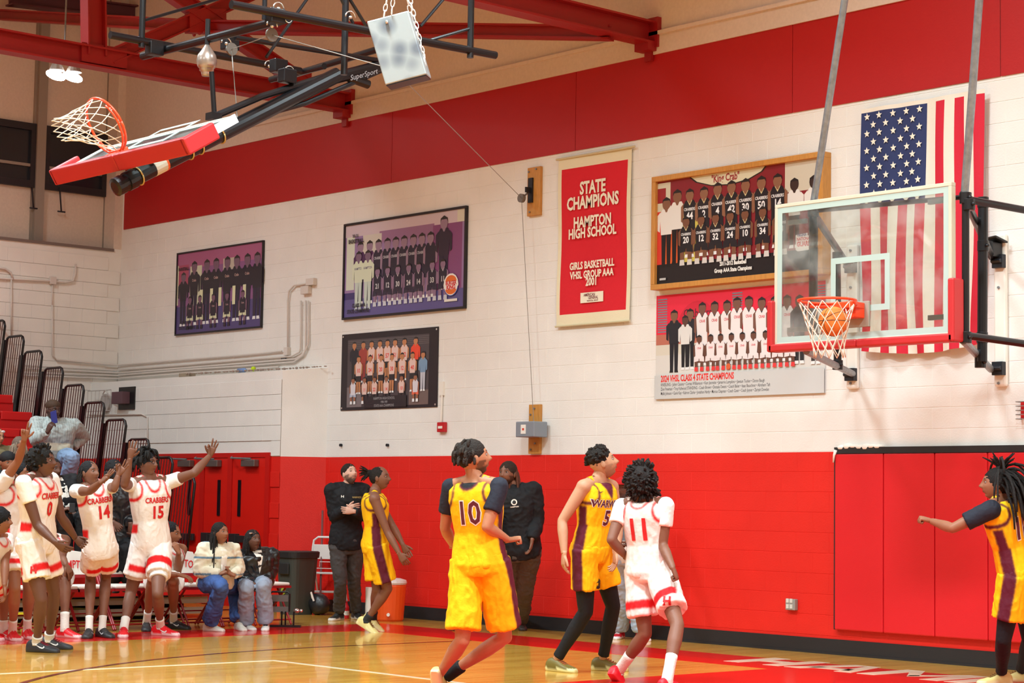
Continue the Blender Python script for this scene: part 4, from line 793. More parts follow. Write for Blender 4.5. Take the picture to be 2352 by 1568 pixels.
# ================================================================= people: tools
def yawdir(psi): t = math.radians(psi); return RGH*math.cos(t)+FWH*math.sin(t)      # 0 right, 90 away, -90 towards the lens
def leftof(psi): t = math.radians(psi); return -RGH*math.sin(t)+FWH*math.cos(t)
skinm = vmat('skin', .5, bump=.08, scale=120, sss=.06, spec=.35)
clothm = vmat('jersey_cloth', .75, bump=.35, scale=35, spec=.25)
coatm = vmat('shiny_jacket', .35, bump=.6, scale=14, spec=.5)
hairm = vmat('hair', .75, bump=.9, scale=90, spec=.25)
shoem = vmat('shoe_upper', .45, bump=.1, scale=80)
sockm = mat('white_sock', S(228, 222, 212), .9, bump=.4, scale=120)
def fuse(m, voxel=.011, it=6, fac=.5):
    me = mesh_of(m, 'raw'); o = bpy.data.objects.new('raw', me); COL.objects.link(o)
    r = o.modifiers.new('r', 'REMESH'); r.mode = 'VOXEL'; r.voxel_size = voxel
    if it: s = o.modifiers.new('s', 'SMOOTH'); s.iterations = it; s.factor = fac
    dg = bpy.context.evaluated_depsgraph_get(); out = bpy.data.meshes.new_from_object(o.evaluated_get(dg))
    bpy.data.objects.remove(o); bpy.data.meshes.remove(me); out.shade_smooth(); return out
def colour(me, fn, soft=0):
    import numpy as np
    a = me.color_attributes.get('Col') or me.color_attributes.new('Col', 'FLOAT_COLOR', 'POINT')
    buf = []
    for v in me.vertices: buf.extend(fn(v.co)); buf.append(1.0)
    if soft:
        b = np.array(buf).reshape(-1, 4); e = np.empty(len(me.edges)*2, dtype=np.int64); me.edges.foreach_get('vertices', e); e = e.reshape(-1, 2)
        for _ in range(soft):
            acc = b.copy(); cnt = np.ones(len(b))
            np.add.at(acc, e[:, 0], b[e[:, 1]]); np.add.at(acc, e[:, 1], b[e[:, 0]]); np.add.at(cnt, e[:, 0], 1); np.add.at(cnt, e[:, 1], 1); b = acc/cnt[:, None]
        buf = b.ravel()
    a.data.foreach_set('color', buf)
def wrinkle(me, amp=.005, f=7.0, dirn=None):
    d = dirn; nr = [v.normal.copy() for v in me.vertices]
    for v, vn in zip(me.vertices, nr):
        p = v.co*f
        if d is not None: p = p-d*(p.dot(d)*.55)
        w = V((noise.noise(p*.9), noise.noise(p*.9+V((5, 2, 8))), 0))*.6
        n = noise.noise(p+w)+.55*(.55-abs(noise.noise(p*2.1+w*2+V((7, 3, 1))))*2.2)+.22*noise.noise(p*5.1); v.co += vn*((n+.42)*amp)
def limb(m, pts, rs, n=14, sub=4, flat=1.0, side=None):
    """tapered limb through joints with rounded joints"""
    rings = []; pts = [V(p) for p in pts]
    a = None
    N_ = len(pts)
    def cr(i, t):
        p0, p1, p2, p3 = pts[max(i-1, 0)], pts[i], pts[i+1], pts[min(i+2, N_-1)]
        return .5*((2*p1)+(p2-p0)*t+(2*p0-5*p1+4*p2-p3)*t*t+(3*p1-p0-3*p2+p3)*t**3) if N_ > 99 else p1.lerp(p2, t)
    P_ = []; R_ = []
    for i in range(N_-1):
        for k in range(sub+(i == N_-2)): t = k/sub; P_.append(cr(i, t)); R_.append(lerp(rs[i], rs[i+1], t))
    m.tube(P_, R_, n)
    for p, r in zip(pts[1:-1], rs[1:-1]): m.ball(p, r*1.0, n, 8)
def joint_on_ray(root, px, py, L, sgn):
    d = ray(px, py); a = d.dot(d); b = -2*d.dot(root-CAM); c = (root-CAM).length_squared-L*L; disc = b*b-4*a*c
    if disc <= 0: return CAM+d*(-b/2/a)
    r = math.sqrt(disc); return CAM+d*((-b+sgn*r)/2/a)
def knee_on_ray(hip, ank, px, py, L1, L2, sgn):
    d = ray(px, py); z0 = (depth(hip)+depth(ank))/2; best = None
    for i in range(-60, 61):
        z = z0+i*.01; p = CAM+d*z; e = abs((p-hip).length-L1)+abs((p-ank).length-L2)-.15*sgn*i*.01
        if best is None or e < best[0]: best = (e, p)
    return best[1]
def hand(m, w, d, n, hd, pose='relax', k=1.0):
    """palm and five separate fingers. hd +1 left hand, -1 right; d finger direction, n palm normal"""
    d = d.normalized(); n = (n-d*n.dot(d)).normalized(); th = n.cross(d)*hd
    k *= .97
    prof = [(-.022, .023, .019), (0, .025, .018), (.02, .030, .018), (.05, .040, .017), (.08, .042, .014), (.095, .036, .011)]
    m.loft([(w+d*(y*k), th*(a*k), n*(b*k)) for y, a, b in prof], 12, True, pw=.85)
    poses = {'relax': [18, 22, 26, 30], 'open': [3, 4, 4, 6], 'fist': [85, 88, 88, 88], 'three': [62, 4, 2, 6], 'half': [45, 50, 52, 55], 'point': [4, 75, 80, 82], 'two': [3, 5, 80, 80]}
    cur = poses[pose]; spread = {'open': 9, 'three': 11, 'two': 8}.get(pose, 2)
    for i, (x, L) in enumerate([(.030, .072), (.010, .082), (-.011, .076), (-.031, .060)]):
        p = w+d*(.088*k)+th*(x*k); r = .0088*k; a = math.radians(spread*(1.5-i)); dd = d*math.cos(a)+th*math.sin(a)
        pts = [p-dd*.02, p]; ang = 0; base = .0
        for s, f in enumerate((.45, .32, .23)):
            ang += math.radians(cur[i]*(1, 1.05, .8)[s]); q = dd*math.cos(ang)+n*math.sin(ang); p = p+q*(L*f*k*1.08); pts.append(p)
        m.tube(pts, [r*1.05, r*1.05, r, r*.92, r*.6], 7)
    tt = {'fist': 28, 'half': 30, 'three': 40, 'point': 40, 'two': 50}.get(pose, 38); up = {'fist': .55, 'half': .4, 'three': .5}.get(pose, .15)
    a = math.radians(tt+ (20 if pose in ('open',) else 0)); dd = (d*math.cos(a)+th*math.sin(a)+n*up).normalized(); p = w+d*(.028*k)+th*(.026*k)
    d2 = (dd*.7+d*.5+n*up*.6).normalized()
    m.tube([p-dd*.012, p+dd*.022*k, p+dd*.045*k, p+dd*.045*k+d2*.028*k, p+dd*.045*k+d2*.036*k], [.013*k, .0125*k, .0105*k, .0095*k, .006*k], 7)
def head_mesh(c, f, u, k, skin, hair=(.01, .008, .007), brow=True, beard=0, glasses=False, mouth=0):
    """sculpted head; f forward, u up. returns mesh M with vertex colours"""
    m = M(); l = u.cross(-f).normalized() if False else f.cross(u).normalized()*-1     # person's left
    l = u.cross(f).normalized()
    nu, nv = 48, 44; vs = []; cs = []
    g = lambda x, s: math.exp(-(x/s)**2)
    lip = tuple(a*b for a, b in zip(skin, (.62, .38, .36))); dk = tuple(a*.35 for a in skin)
    for j in range(nv+1):
        phi = math.pi*(j+.01)/(nv+.02); yy = math.cos(phi); q = math.sin(phi)
        for i in range(nu):
            th = 2*math.pi*i/nu; sx, sz = q*math.sin(th), q*math.cos(th)
            x, y, z = sx*.0735, yy*.115, sz*.094
            fr = max(0, sz)
            if y < 0:
                t = min(1, -y/.115); x *= 1-.30*t*t-.06*t; z *= 1-.10*t if sz > 0 else 1-.42*t
                z += .012*t*fr
            else:
                if sz < 0: z *= 1.06
                y *= 1.02
            if sz > 0:
                ax = abs(x)
                z += .026*g(x, .0115)*(g(y+.027, .019) if y > -.027 else g(y+.027, .009))+.010*g(x, .008)*g(y, .022)                # nose
                z += .006*g(ax-.014, .008)*g(y+.031, .008)                                      # nostrils
                z -= .010*g(ax-.031, .016)*g(y-.008, .014)                                      # sockets
                z += .006*g(ax-.030, .022)*g(y-.030, .009)                                      # brow
                z += .0085*g(x, .022)*(g(y+.052, .006)+g(y+.063, .006))-.003*g(x, .02)*g(y+.0572, .003)            # lips
                z += .009*g(x, .020)*g(y+.092, .014)                                            # chin
                z += .004*g(ax-.042, .018)*g(y+.022, .02)                                       # cheek
                z -= .005*g(x, .025)*g(y+.075, .006)
            vs.append(c+(l*x+u*y+f*z)*k)
            col = list(skin)
            if sz > 0:
                ax = abs(x); w = g(x, .022)*g(y+.0575, .0075)
                col = [lerp(a, b, min(1, w*1.3)) for a, b in zip(col, lip)]
                w = g(x, .020)*g(y+.0568, .0022+mouth*.004); col = [lerp(a, b*.4, min(1, w)) for a, b in zip(col, lip)]
                if brow: w = g(ax-.030, .015)*g(y-.0305-.004*g(ax-.03, .01), .0042); col = [lerp(a, b, min(1, w*1.2)) for a, b in zip(col, hair)]
                w = g(ax-.031, .014)*g(y-.010, .009)*.45; col = [lerp(a, b, w) for a, b in zip(col, dk)]
                w = g(ax-.010, .004)*g(y+.036, .004)*.7; col = [lerp(a, b, w) for a, b in zip(col, dk)]
            if beard:
                w = 0
                if y < -.045: w = min(1, (-.045-y)/.02)*(1 if (abs(x) > .026 or y < -.072) else .25)
                if sz > 0 and abs(y+.047) < .006 and abs(x) < .028: w = .8
                if -.02 > y >= -.06 and abs(x) > .052 and sz > -.1: w = max(w, .8)
                if sz < -.15: w = 0
                col = [lerp(a, b, w*beard) for a, b in zip(col, hair)]
            cs.append(col)
    n0 = len(m.v); m.v += [tuple(p) for p in vs]
    for j in range(nv):
        for i in range(nu):
            i2 = (i+1) % nu; m.f.append((j*nu+i, j*nu+i2, (j+1)*nu+i2, (j+1)*nu+i))
    m.f += [tuple(range(nu-1, -1, -1)), tuple(nv*nu+i for i in range(nu))]
    def addc(sub, col):
        n1 = len(m.v); m.add(sub.v, sub.f)
        cs.extend([list(col)]*(len(m.v)-n1)) if not callable(col) else cs.extend([list(col(V(p))) for p in m.v[n1:]])
    for s in (-1, 1):
        e = M(); ec = c+(l*(.031*s)+u*.009+f*.0755)*k; e.ball(ec, (.0120*k, .0060*k, .009*k), 12, 8, ax=(l, u, f))
        addc(e, lambda p: (.02, .012, .01) if (p-(ec+f*.009*k)).length < .0074*k else (.34, .30, .27))
        e = M(); e.ball(c+(l*(.074*s)-u*.006-f*.006)*k, (.010*k, .031*k, .018*k), 10, 8, ax=(l, u, f)); addc(e, [a*.92 for a in skin])
    if glasses:
        e = M()
        for s in (-1, 1):
            cc = c+(l*(.032*s)+u*.008+f*.094)*k; e.tube([cc+(l*math.cos(t)*.024+u*math.sin(t)*.018)*k for t in [i*math.pi/7 for i in range(15)]], .002*k, 4)
            e.tube([cc+l*(.024*s)*k, c+(l*(.077*s)+u*.012-f*.0)*k], .002*k, 4)
        addc(e, (.01, .01, .012))
    return m, cs
def blob(c, r, ax, amp, fq, sub=4, seed=0, power=1.0):
    bm = bmesh.new(); bmesh.ops.create_icosphere(bm, subdivisions=sub, radius=1)
    X, Y, Z = ax
    for v in bm.verts:
        p = v.co.copy(); q = X*(p.x*r[0])+Y*(p.y*r[1])+Z*(p.z*r[2]); n = noise.noise(q*fq+V((seed, seed*.7, 0)))+.6*noise.noise(q*fq*2.7+V((0, seed, 0)))
        v.co = c+q*(1+amp*n/max(r)*.08 if False else 1)+q.normalized()*(amp*n)
    me = bpy.data.meshes.new('hair'); bm.to_mesh(me); bm.free(); me.shade_smooth(); return me
def solid(me, col, var=.25, fq=60):
    colour(me, lambda p: [max(0, c*(1+var*noise.noise(p*fq))) for c in col]); return me
def strands(roots, n, L, r, col, down=V((0, 0, -1)), spread=.3, wave=.01, sag=1.0, tip=.6, seed=3, jit=.2, hang=0):
    """locks: roots = list of (point, outward dir)"""
    rnd = random.Random(seed); m = M()
    for p, o in roots:
        l = L*rnd.uniform(1-jit, 1+jit*.6); pts = [p-o*.01]; q = V(p); d = (o*(1.0-hang)+down*(hang*1.2)+V((rnd.uniform(-1, 1), rnd.uniform(-1, 1), rnd.uniform(-.3, 1)))*spread).normalized()
        for s in range(7):
            q = q+d*(l/7); pts.append(q.copy()); d = (d+down*sag*.38+V((rnd.uniform(-1, 1), rnd.uniform(-1, 1), rnd.uniform(-1, 1)))*wave*8).normalized()
        m.tube(pts, [r*.9, r, r, r, r, r*.95, r*.85, r*tip], 6)
    me = mesh_of(m, 'locks', True); return solid(me, col, .4, 90)
def decal(tree, gen, O, R, U, col_mat, parent, name, off=.004, sub=2, reach=.35):
    """lay flat shapes on a surface: gen(m) fills M with z=0 faces, projected along R x U"""
    m = M(); gen(m); N = R.cross(U).normalized()
    bm = bmesh.new(); vs = [bm.verts.new(v) for v in m.v]
    for f in m.f:
        try: bm.faces.new([vs[i] for i in f])
        except ValueError: pass
    bmesh.ops.triangulate(bm, faces=bm.faces)
    for _ in range(sub):
        es = [e for e in bm.edges if e.calc_length() > .022]
        if es: bmesh.ops.subdivide_edges(bm, edges=es, cuts=1); bmesh.ops.triangulate(bm, faces=bm.faces)
    for v in bm.verts:
        p = O+R*v.co.x+U*v.co.y+N*.25; h = tree.ray_cast(p, -N, reach+.25)
        v.co = (h[0]+N*off) if h[0] is not None else p-N*.3
    me = bpy.data.meshes.new(name); bm.to_mesh(me); bm.free(); me.materials.append(col_mat)
    return link(name, me, parent)
def dtext(s, size, bold=.03, squeeze=.85, arc=0):
    return lambda m: ptext(m, s, (0, 0, 0), (1, 0, 0), (0, 1, 0), size, bold=bold, squeeze=squeeze, arc=arc)
def swoosh(k): return lambda m: m.poly([(x*k, y*k, 0) for x, y in [(-.5, .0), (-.42, -.12), (-.25, -.17), (.0, -.1), (.55, .2), (.0, .02), (-.22, -.04), (-.36, -.02), (-.36, .1)]])
def shoe(parent, p, psi, pitch, k, cols, roll=0, name='shoe', logo=None):
    """p: sole centre under the ankle. cols: (upper, sole, accent)"""
    f = yawdir(psi); l = leftof(psi); u = UP.copy()
    if pitch: t = math.radians(pitch); f, u = f*math.cos(t)-UP*math.sin(t), UP*math.cos(t)+f*math.sin(t)
    m = M(); rings = []
    prof = [(-.085, .018, .045, .052), (-.08, .03, .075, .048), (-.05, .037, .098, .052), (-.01, .040, .098, .058), (.03, .042, .090, .066), (.07, .046, .070, .076), (.115, .051, .055, .082), (.155, .048, .044, .076), (.185, .036, .034, .056), (.198, .018, .024, .03)]
    vs = []
    n = 14
    for x, w, h, _ in prof:
        for i in range(n):
            t = 2*math.pi*i/n; cy, sz = math.cos(t), math.sin(t)
            yy = math.copysign(abs(cy)**.7, cy)*w; zz = (sz*.5+.5)
            yy *= 1-.28*zz**2 if x > -.06 else 1-.1*zz
            vs.append(p+(f*x+l*yy+u*(h*zz**.9 if sz > -.3 else 0 if sz < -.6 else h*.06))*k)
    fs = []
    for a in range(len(prof)-1):
        for i in range(n): j = (i+1) % n; fs.append((a*n+i, a*n+j, a*n+n+j, a*n+n+i))
    fs += [tuple(range(n-1, -1, -1)), tuple((len(prof)-1)*n+i for i in range(n))]
    m.add(vs, fs)
    me = mesh_of(m, name, True)
    bm = bmesh.new(); bm.from_mesh(me); bmesh.ops.subdivide_edges(bm, edges=bm.edges, cuts=1, use_grid_fill=True, smooth=.6); bm.to_mesh(me); bm.free(); me.shade_smooth()
    up_, so, ac = cols
    def cf(c):
        q = (c-p)/k; z = q.dot(u); x = q.dot(f)
        if z < .024 + (.008 if x > .15 or x < -.06 else 0): return so
        if .03 < x < .11 and z > .048 and abs(q.dot(l)) < .022: return ac
        return up_
    colour(me, cf); o = obj(name, me, shoem, parent)
    # laces and collar
    m = M()
    for i in range(4):
        c = p+(f*(.045+i*.018)+u*(.088-i*.009))*k; m.tube([c-l*.022*k-u*.004, c+u*.002, c+l*.022*k-u*.004], .0028*k, 5)
    obj('laces', m, mat('lace_%d' % (int(sum(ac)*100)), ac, .8), o, smooth=True)
    if logo is not None:
        lm = mat('logo_%d' % int(sum(logo)*100), logo, .6); tr = bvh(o)
        for s in (1, -1):
            N_ = l*s
            if N_.dot(p-CAM) > 0: continue
            R_ = u.cross(N_).normalized()
            if R_.dot(f) > 0: dd = R_
            else: dd = R_
            sg = 1 if R_.dot(f) > 0 else -1
            g = swoosh(.085*k)
            def gg(mm, g=g, sg=sg):
                g(mm); mm.v = [(x*-sg*-1, y, z) for x, y, z in mm.v]
                if sg > 0: mm.v = [(-x, y, z) for x, y, z in mm.v]
            decal(tr, gg, p+(f*.05+u*.045)*k, R_, u, lm, o, 'shoe_mark', .003, 1)
    return o, f, u
LEN = dict(ua=.30, fa=.265, th=.43, sh=.43)
class Person:
    pass
def person(label, Z, H, neck, pelv, psi, psh=None, php=None, head=None, hyaw=None, hpitch=0, hroll=0, skin=(.2, .1, .06), w=1.0,
           arms=None, legs=None, top=None, bottom=None, hair=None, beard=0, glasses=False, hk=1.0, ndz=0, pdz=0, mouth=0, group=None, vox=.011, uscale=1.0, base=None, voxc=.0078, hands=True, hipw=.095, shw=.185):
    """arms: {'L': (elbow px, sign, wrist px, sign, tip px, palm (r,a,u), pose)}; legs: {'L': (knee px, sign, foot) } foot: (px, py, z, psi, pitch)"""
    k = H/1.8; R = Person(); R.vc = voxc; psh = psi if psh is None else psh; php = psi if php is None else php
    nk = dep(neck[0], neck[1], Z+ndz); pv = dep(pelv[0], pelv[1], Z+pdz)
    lsh, lhp = leftof(psh), leftof(php); spine = (nk-pv); L_ = spine.length; su = spine.normalized()
    b0 = base or V((pv.x, pv.y, 0))
    t = thing('person', label, 'person', b0, group); R.t = t
    fsh = yawdir(psh); fhp = yawdir(php)
    cs_ = lambda q: (lhp.lerp(lsh, q)).normalized()
    def fr(q):
        a = cs_(q); a = (a-su*a.dot(su)).normalized(); f = a.cross(su); return a, f
    R.fr = fr; R.nk, R.pv, R.su, R.L, R.k = nk, pv, su, L_, k
    shs = {}; hps = {}
    for s, sg in (('L', 1), ('R', -1)):
        a, f = fr(1); shs[s] = nk-su*(.042*k)+a*(sg*shw*k*w); a, f = fr(0); hps[s] = pv+a*(sg*hipw*k*w)
    prof = [(-.17, .115, .085, -.005), (-.10, .15, .105, -.008), (0, .162, .115, -.008), (.18, .15, .103, .002), (.38, .132, .092, .006), (.6, .150, .108, .008), (.78, .165, .114, .006), (.9, .158, .098, 0), (.97, .105, .072, -.004), (1.03, .058, .055, 0)]
    def torso(m, inf=0, t0=-.2, t1=1.1, wf=1.0, n=20):
        rings = []
        ts = sorted(set([t0, t1]+[p[0] for p in prof if t0 < p[0] < t1]+[t0+(t1-t0)*i/14 for i in range(15)]))
        for q in ts:
            qq = min(max(q, prof[0][0]), prof[-1][0])
            for p, r in zip(prof, prof[1:]):
                if p[0] <= qq <= r[0]: e = (qq-p[0])/(r[0]-p[0]); hw, hd, off = [lerp(p[i], r[i], e) for i in (1, 2, 3)]; break
            a, f = fr(min(max(q, 0), 1)); c = pv.lerp(nk, q)+f*(off*k+.018*k*math.sin(math.pi*min(max(q, 0), 1))*0)
            rings.append((c, a*((hw*k*w)*wf+inf), f*((hd*k*(w*.6+.4)*wf)+inf)))
        m.loft(rings, n, True, pw=.88)
    R.torso = torso
    body = M(); torso(body, wf=.93, t0=-.06); hd = hk*k*1.04
    # head
    hc = dep(head[0], head[1], depth(nk)+ (head[2] if len(head) > 2 else 0)); hy = psi if hyaw is None else hyaw
    f = yawdir(hy); l = leftof(hy); tp = math.radians(hpitch); f = f*math.cos(tp)+UP*math.sin(tp); u = l.cross(f).normalized()*-1
    u = f.cross(l).normalized(); tr_ = math.radians(hroll); u, l = u*math.cos(tr_)+l*math.sin(tr_), l*math.cos(tr_)-u*math.sin(tr_)
    if u.z < 0: u = -u
    l = u.cross(f).normalized()
    R.hc, R.hf, R.hu, R.hl, R.hd = hc, f, u, l, hd
    limb(body, [nk-su*.04, nk+ (hc-nk)*.35, hc-u*(.045*hd)-f*(.022*hd)], [.066*k, .056*k, .054*k], 14, 3)
    a1, f1 = fr(1)
    for s, sg in (('L', 1), ('R', -1)): limb(body, [nk+su*.01, shs[s]+su*.012*k], [.05*k, .05*k], 12, 3)
    R.arm = {}; hm = M()
    for s, sg in (('L', 1), ('R', -1)):
        ar = arms and arms.get(s)
        sh = shs[s]
        if ar:
            if len(ar) > 7 and ar[7]: sh = shs[s] = shs[s]+V(ar[7])
            el = joint_on_ray(sh, *ar[0], LEN['ua']*k, ar[1]); wr = joint_on_ray(el, *ar[2], LEN['fa']*k, ar[3])
            tip = joint_on_ray(wr, *ar[4], .15*k, ar[8] if len(ar) > 8 else 0) if ar[4] else wr+(wr-el)
            if ar[4] and (len(ar) <= 8 or ar[8] == 0): tip = dep(ar[4][0], ar[4][1], depth(wr))
            limb(body, [sh, sh.lerp(el, .35), el, el.lerp(wr, .3), wr], [.057*k*uscale, .052*k*uscale, .039*k*uscale, .043*k*uscale, .0255*k], 12, 3)
            R.arm[s] = (sh, el, wr)
            pn = ar[5]; n = RGH*pn[0]+FWH*pn[1]+UP*pn[2]
            if hands: hand(hm, wr-(tip-wr).normalized()*.005, tip-wr, n, sg, ar[6], k*1.02)
        body.ball(sh, .062*k*uscale, 14, 8)
    R.leg = {}; feet = []
    for s, sg in (('L', 1), ('R', -1)):
        lg = legs and legs.get(s)
        if not lg: continue
        fx = lg[2]; sole = onZ(fx[0], fx[1], fx[2]) if len(fx) < 6 or fx[5] is None else dep(fx[0], fx[1], Z+fx[5])
        ankle = sole+UP*(.085*k)
        if fx[4]:
            tt = math.radians(fx[4]); ff = yawdir(fx[3]); ankle = sole+(UP*math.cos(tt)+ff*math.sin(tt))*(.085*k)
        kn = knee_on_ray(hps[s], ankle, *lg[0], LEN['th']*k, LEN['sh']*k, lg[1])
        limb(body, [hps[s]-su*0, hps[s].lerp(kn, .45), kn, kn.lerp(ankle, .3), kn.lerp(ankle, .72), ankle], [.084*k*w, .076*k*w, .054*k, .058*k, .037*k, .034*k], 14, 3)
        R.leg[s] = (hps[s], kn, ankle); feet.append((s, sole, fx[3], fx[4]))
    me = fuse(body, vox, 5)
    colour(me, lambda p: skin)
    # join head and hands into the same body mesh
    hmsh, cs = head_mesh(hc, f, u, hd, skin, beard=beard, glasses=glasses, mouth=mouth)
    base_n = len(me.vertices); vs = [tuple(v.co) for v in me.vertices]; fs = [tuple(p.vertices) for p in me.polygons]
    cc = [skin]*base_n
    n1 = len(vs); vs += hmsh.v; fs += [tuple(i+n1 for i in q) for q in hmsh.f]; cc += [tuple(c) for c in cs]
    n2 = len(vs); vs += hm.v; fs += [tuple(i+n2 for i in q) for q in hm.f]; cc += [skin]*len(hm.v)
    bpy.data.meshes.remove(me); me = bpy.data.meshes.new('body'); me.from_pydata(vs, [], fs)
    bm = bmesh.new(); bm.from_mesh(me); bmesh.ops.recalc_face_normals(bm, faces=bm.faces); bm.to_mesh(me); bm.free()
    me.shade_smooth(); it = iter(cc); colour(me, lambda p: next(it)); R.body = obj('body', me, skinm, t)
    R.feet = feet; R.shs, R.hps = shs, hps; R.label = label
    return R
def rel(R, p):
    """torso coordinates: across (+ left), up 0..1, forward"""
    d = p-R.pv; v = d.dot(R.su)/R.L; a, f = R.fr(min(max(v, 0), 1)); return d.dot(a)/R.k, v, d.dot(f)/R.k
def jersey(R, base, trim, side=None, t0=-.12, inf=.018, name='jersey', trimw=.017, tag=None, wf=1.0, vneck=False, panel=None, squares=None):
    m = M(); R.torso(m, inf, t0, .985, wf); a, f = R.fr(1)
    for s, sg in (('L', 1), ('R', -1)):   # straps up to the neck base
        limb(m, [R.nk+R.su*.012*R.k+a*sg*.04*R.k, R.shs[s]-a*(sg*.055*R.k)+R.su*.03*R.k], [.040*R.k, .040*R.k], 10, 3)
    me = fuse(m, R.vc, 5); wrinkle(me, .0075, 9, R.su)
    def cf(p):
        x, v, z = rel(R, p); ax = abs(x); c = base
        if side and v < .66 and abs(z) < .038*R.k and ax > .08: c = side
        if side and v < .40 and abs(z) < .05 and ax > .08: c = side
        if squares and .2 < v < .34 and ax > .085 and z > -.05 and z < .07: c = squares
        # arm hole and neck trims
        ah = math.hypot((ax-.19)/.062, (v-.90)/.17) if True else 9
        if 1.0 < ah < 1.32 and v > .62: c = trim
        nd = math.hypot(x/.085, (v-1.03)/.13) if z < 0 else (math.hypot(x/.082, (v-1.03)/.235) if not vneck else (abs(x)/.085+(1.04-v)/.28))
        if nd < 1.0 and v > .7: c = trim
        if nd < .78 and v > .7: c = R.under if getattr(R, 'under', None) else trim
        return c
    colour(me, cf, 2); o = obj(name, me, clothm, R.t); R.jersey = o; R.tree = bvh(o); return o
def sleeves(R, col, frac=.5, r=.068, name='undershirt_sleeve', arms=('L', 'R'), cuff=None, material=None, wr=.0):
    for s in arms:
        if s not in R.arm: continue
        sh, el, wr_ = R.arm[s]; k = R.k; m = M()
        a, f = R.fr(1); sg = 1 if s == 'L' else -1
        if frac <= 1:
            e = sh.lerp(el, frac); m.ball(sh, r*k, 14, 8); limb(m, [sh-a*(sg*.03*k), sh, e], [r*k*.95, r*k, r*k*.93], 14, 4)
        else:
            e = el.lerp(wr_, frac-1); m.ball(sh, r*k, 14, 8)
            limb(m, [sh-a*(sg*.05*k), sh, sh.lerp(el, .5), el, el.lerp(wr_, .4*(frac-1)), e], [r*k, r*k, r*k*.93, r*k*.86, r*k*.82, r*k*.62], 14, 4)
        me = fuse(m, .0105, 3); wrinkle(me, .006 if frac > 1 else .003, 12)
        colour(me, lambda p: col if not cuff or (p-e).length > .06 else cuff); obj(name, me, material or clothm, R.t)
def shorts(R, base, band=None, side=None, length=.8, r0=.104, r1=.112, name='shorts', inf=.022, bandpos=(.62, .85), top=.1, sidew=.035, hem=None, letter=None):
    k = R.k; m = M(); R.torso(m, inf, -.14, top)
    for s in R.leg:
        h, kn, an = R.leg[s]; e = h.lerp(kn, length); limb(m, [h+R.su*.02, h.lerp(kn, .3), e], [r0*k, r0*k, r1*k], 16, 5)
    me = fuse(m, R.vc, 5); wrinkle(me, .011, 8.5, R.su)
    a, f = R.fr(0)
    def cf(p):
        c = base; best = min(R.leg, key=lambda s: (p-R.leg[s][0].lerp(R.leg[s][1], .5)).length) if len(R.leg) > 1 else list(R.leg)[0]
        h, kn, an = R.leg[best]; d = kn-h; q = (p-h).dot(d)/d.length_squared; sg = 1 if best == 'L' else -1
        rv = p-h-d*q; out = rv.dot(a)*sg; fw = rv.dot(f)
        if q < 0: rv = p-R.pv; out = rv.dot(a)*sg-.07; fw = rv.dot(f)
        if band and bandpos[0] < q/length < bandpos[1] and not (out > .085*k and abs(fw) < .05*k): c = band
        if side and out > .0 and abs(fw) < sidew*k*1.4: c = side
        if hem and q/length > .93: c = hem
        return c
    colour(me, cf, 2); o = obj(name, me, clothm, R.t); R.shorts = o; R.stree = bvh(o); return o
def legwear(R, col, frac0=.0, frac1=1.93, r=(.096, .082, .06, .060, .045, .046), name='tights', material=None, wr=.0, which=('L', 'R'), top=None, grow=1.0, fn=None):
    """tube along thigh(0-1) and shin(1-2); with top: trousers joined at the waist"""
    k = R.k
    def one(m, s):
        h, kn, an = R.leg[s]; P_ = [h, h.lerp(kn, .5), kn, kn.lerp(an, .33), kn.lerp(an, .75), an]; q = [0, .5, 1, 1.33, 1.75, 2]
        def at(x):
            for i in range(5):
                if q[i] <= x <= q[i+1]: t = (x-q[i])/(q[i+1]-q[i]); return P_[i].lerp(P_[i+1], t), lerp(r[i], r[i+1], t)
        xs = sorted(set([frac0, frac1]+[x for x in q if frac0 < x < frac1])); pts = [at(x) for x in xs]
        limb(m, [p[0] for p in pts], [p[1]*k*grow for p in pts], 14, 4)
    if top is not None:
        m = M(); R.torso(m, .014, -.17, top)
        for s in R.leg: one(m, s)
        me = fuse(m, .011, 3); wrinkle(me, wr, 8); colour(me, fn or (lambda p: col)); o = obj(name, me, material or clothm, R.t); R.stree = bvh(o); return o
    for s in which:
        if s in R.leg:
            m = M(); one(m, s); me = fuse(m, .0095, 3)
            if wr: wrinkle(me, wr, 10)
            colour(me, lambda p: col); obj(name, me, material or clothm, R.t)
def socks(R, top=1.62, r=.041, m_=None):
    for s in R.leg:
        h, kn, an = R.leg[s]; p = kn.lerp(an, top-1); m = M(); limb(m, [p, p.lerp(an, .5), an, an-UP*.03], [r*R.k*1.02, r*R.k*.95, r*R.k, r*R.k], 12, 3); obj('sock', m, m_ or sockm, R.t, smooth=True)
def shoes(R, cols, logo=None, k=1.0):
    for s, sole, psi, pitch in R.feet: shoe(R.t, sole, psi, pitch, R.k*k, cols, logo=logo)
def hair_cap(R, col=(.012, .009, .008), r=(.083, .100, .104), off=(0, .026, -.010), amp=.004, fq=70, seed=1, sub=4, name='hair'):
    h = R.hd; c = R.hc+(R.hl*off[0]+R.hu*off[1]+R.hf*off[2])*h
    me = blob(c, [x*h for x in r], (R.hl, R.hu, R.hf), amp, fq, sub, seed); solid(me, col); o = obj(name, me, hairm, R.t); return o
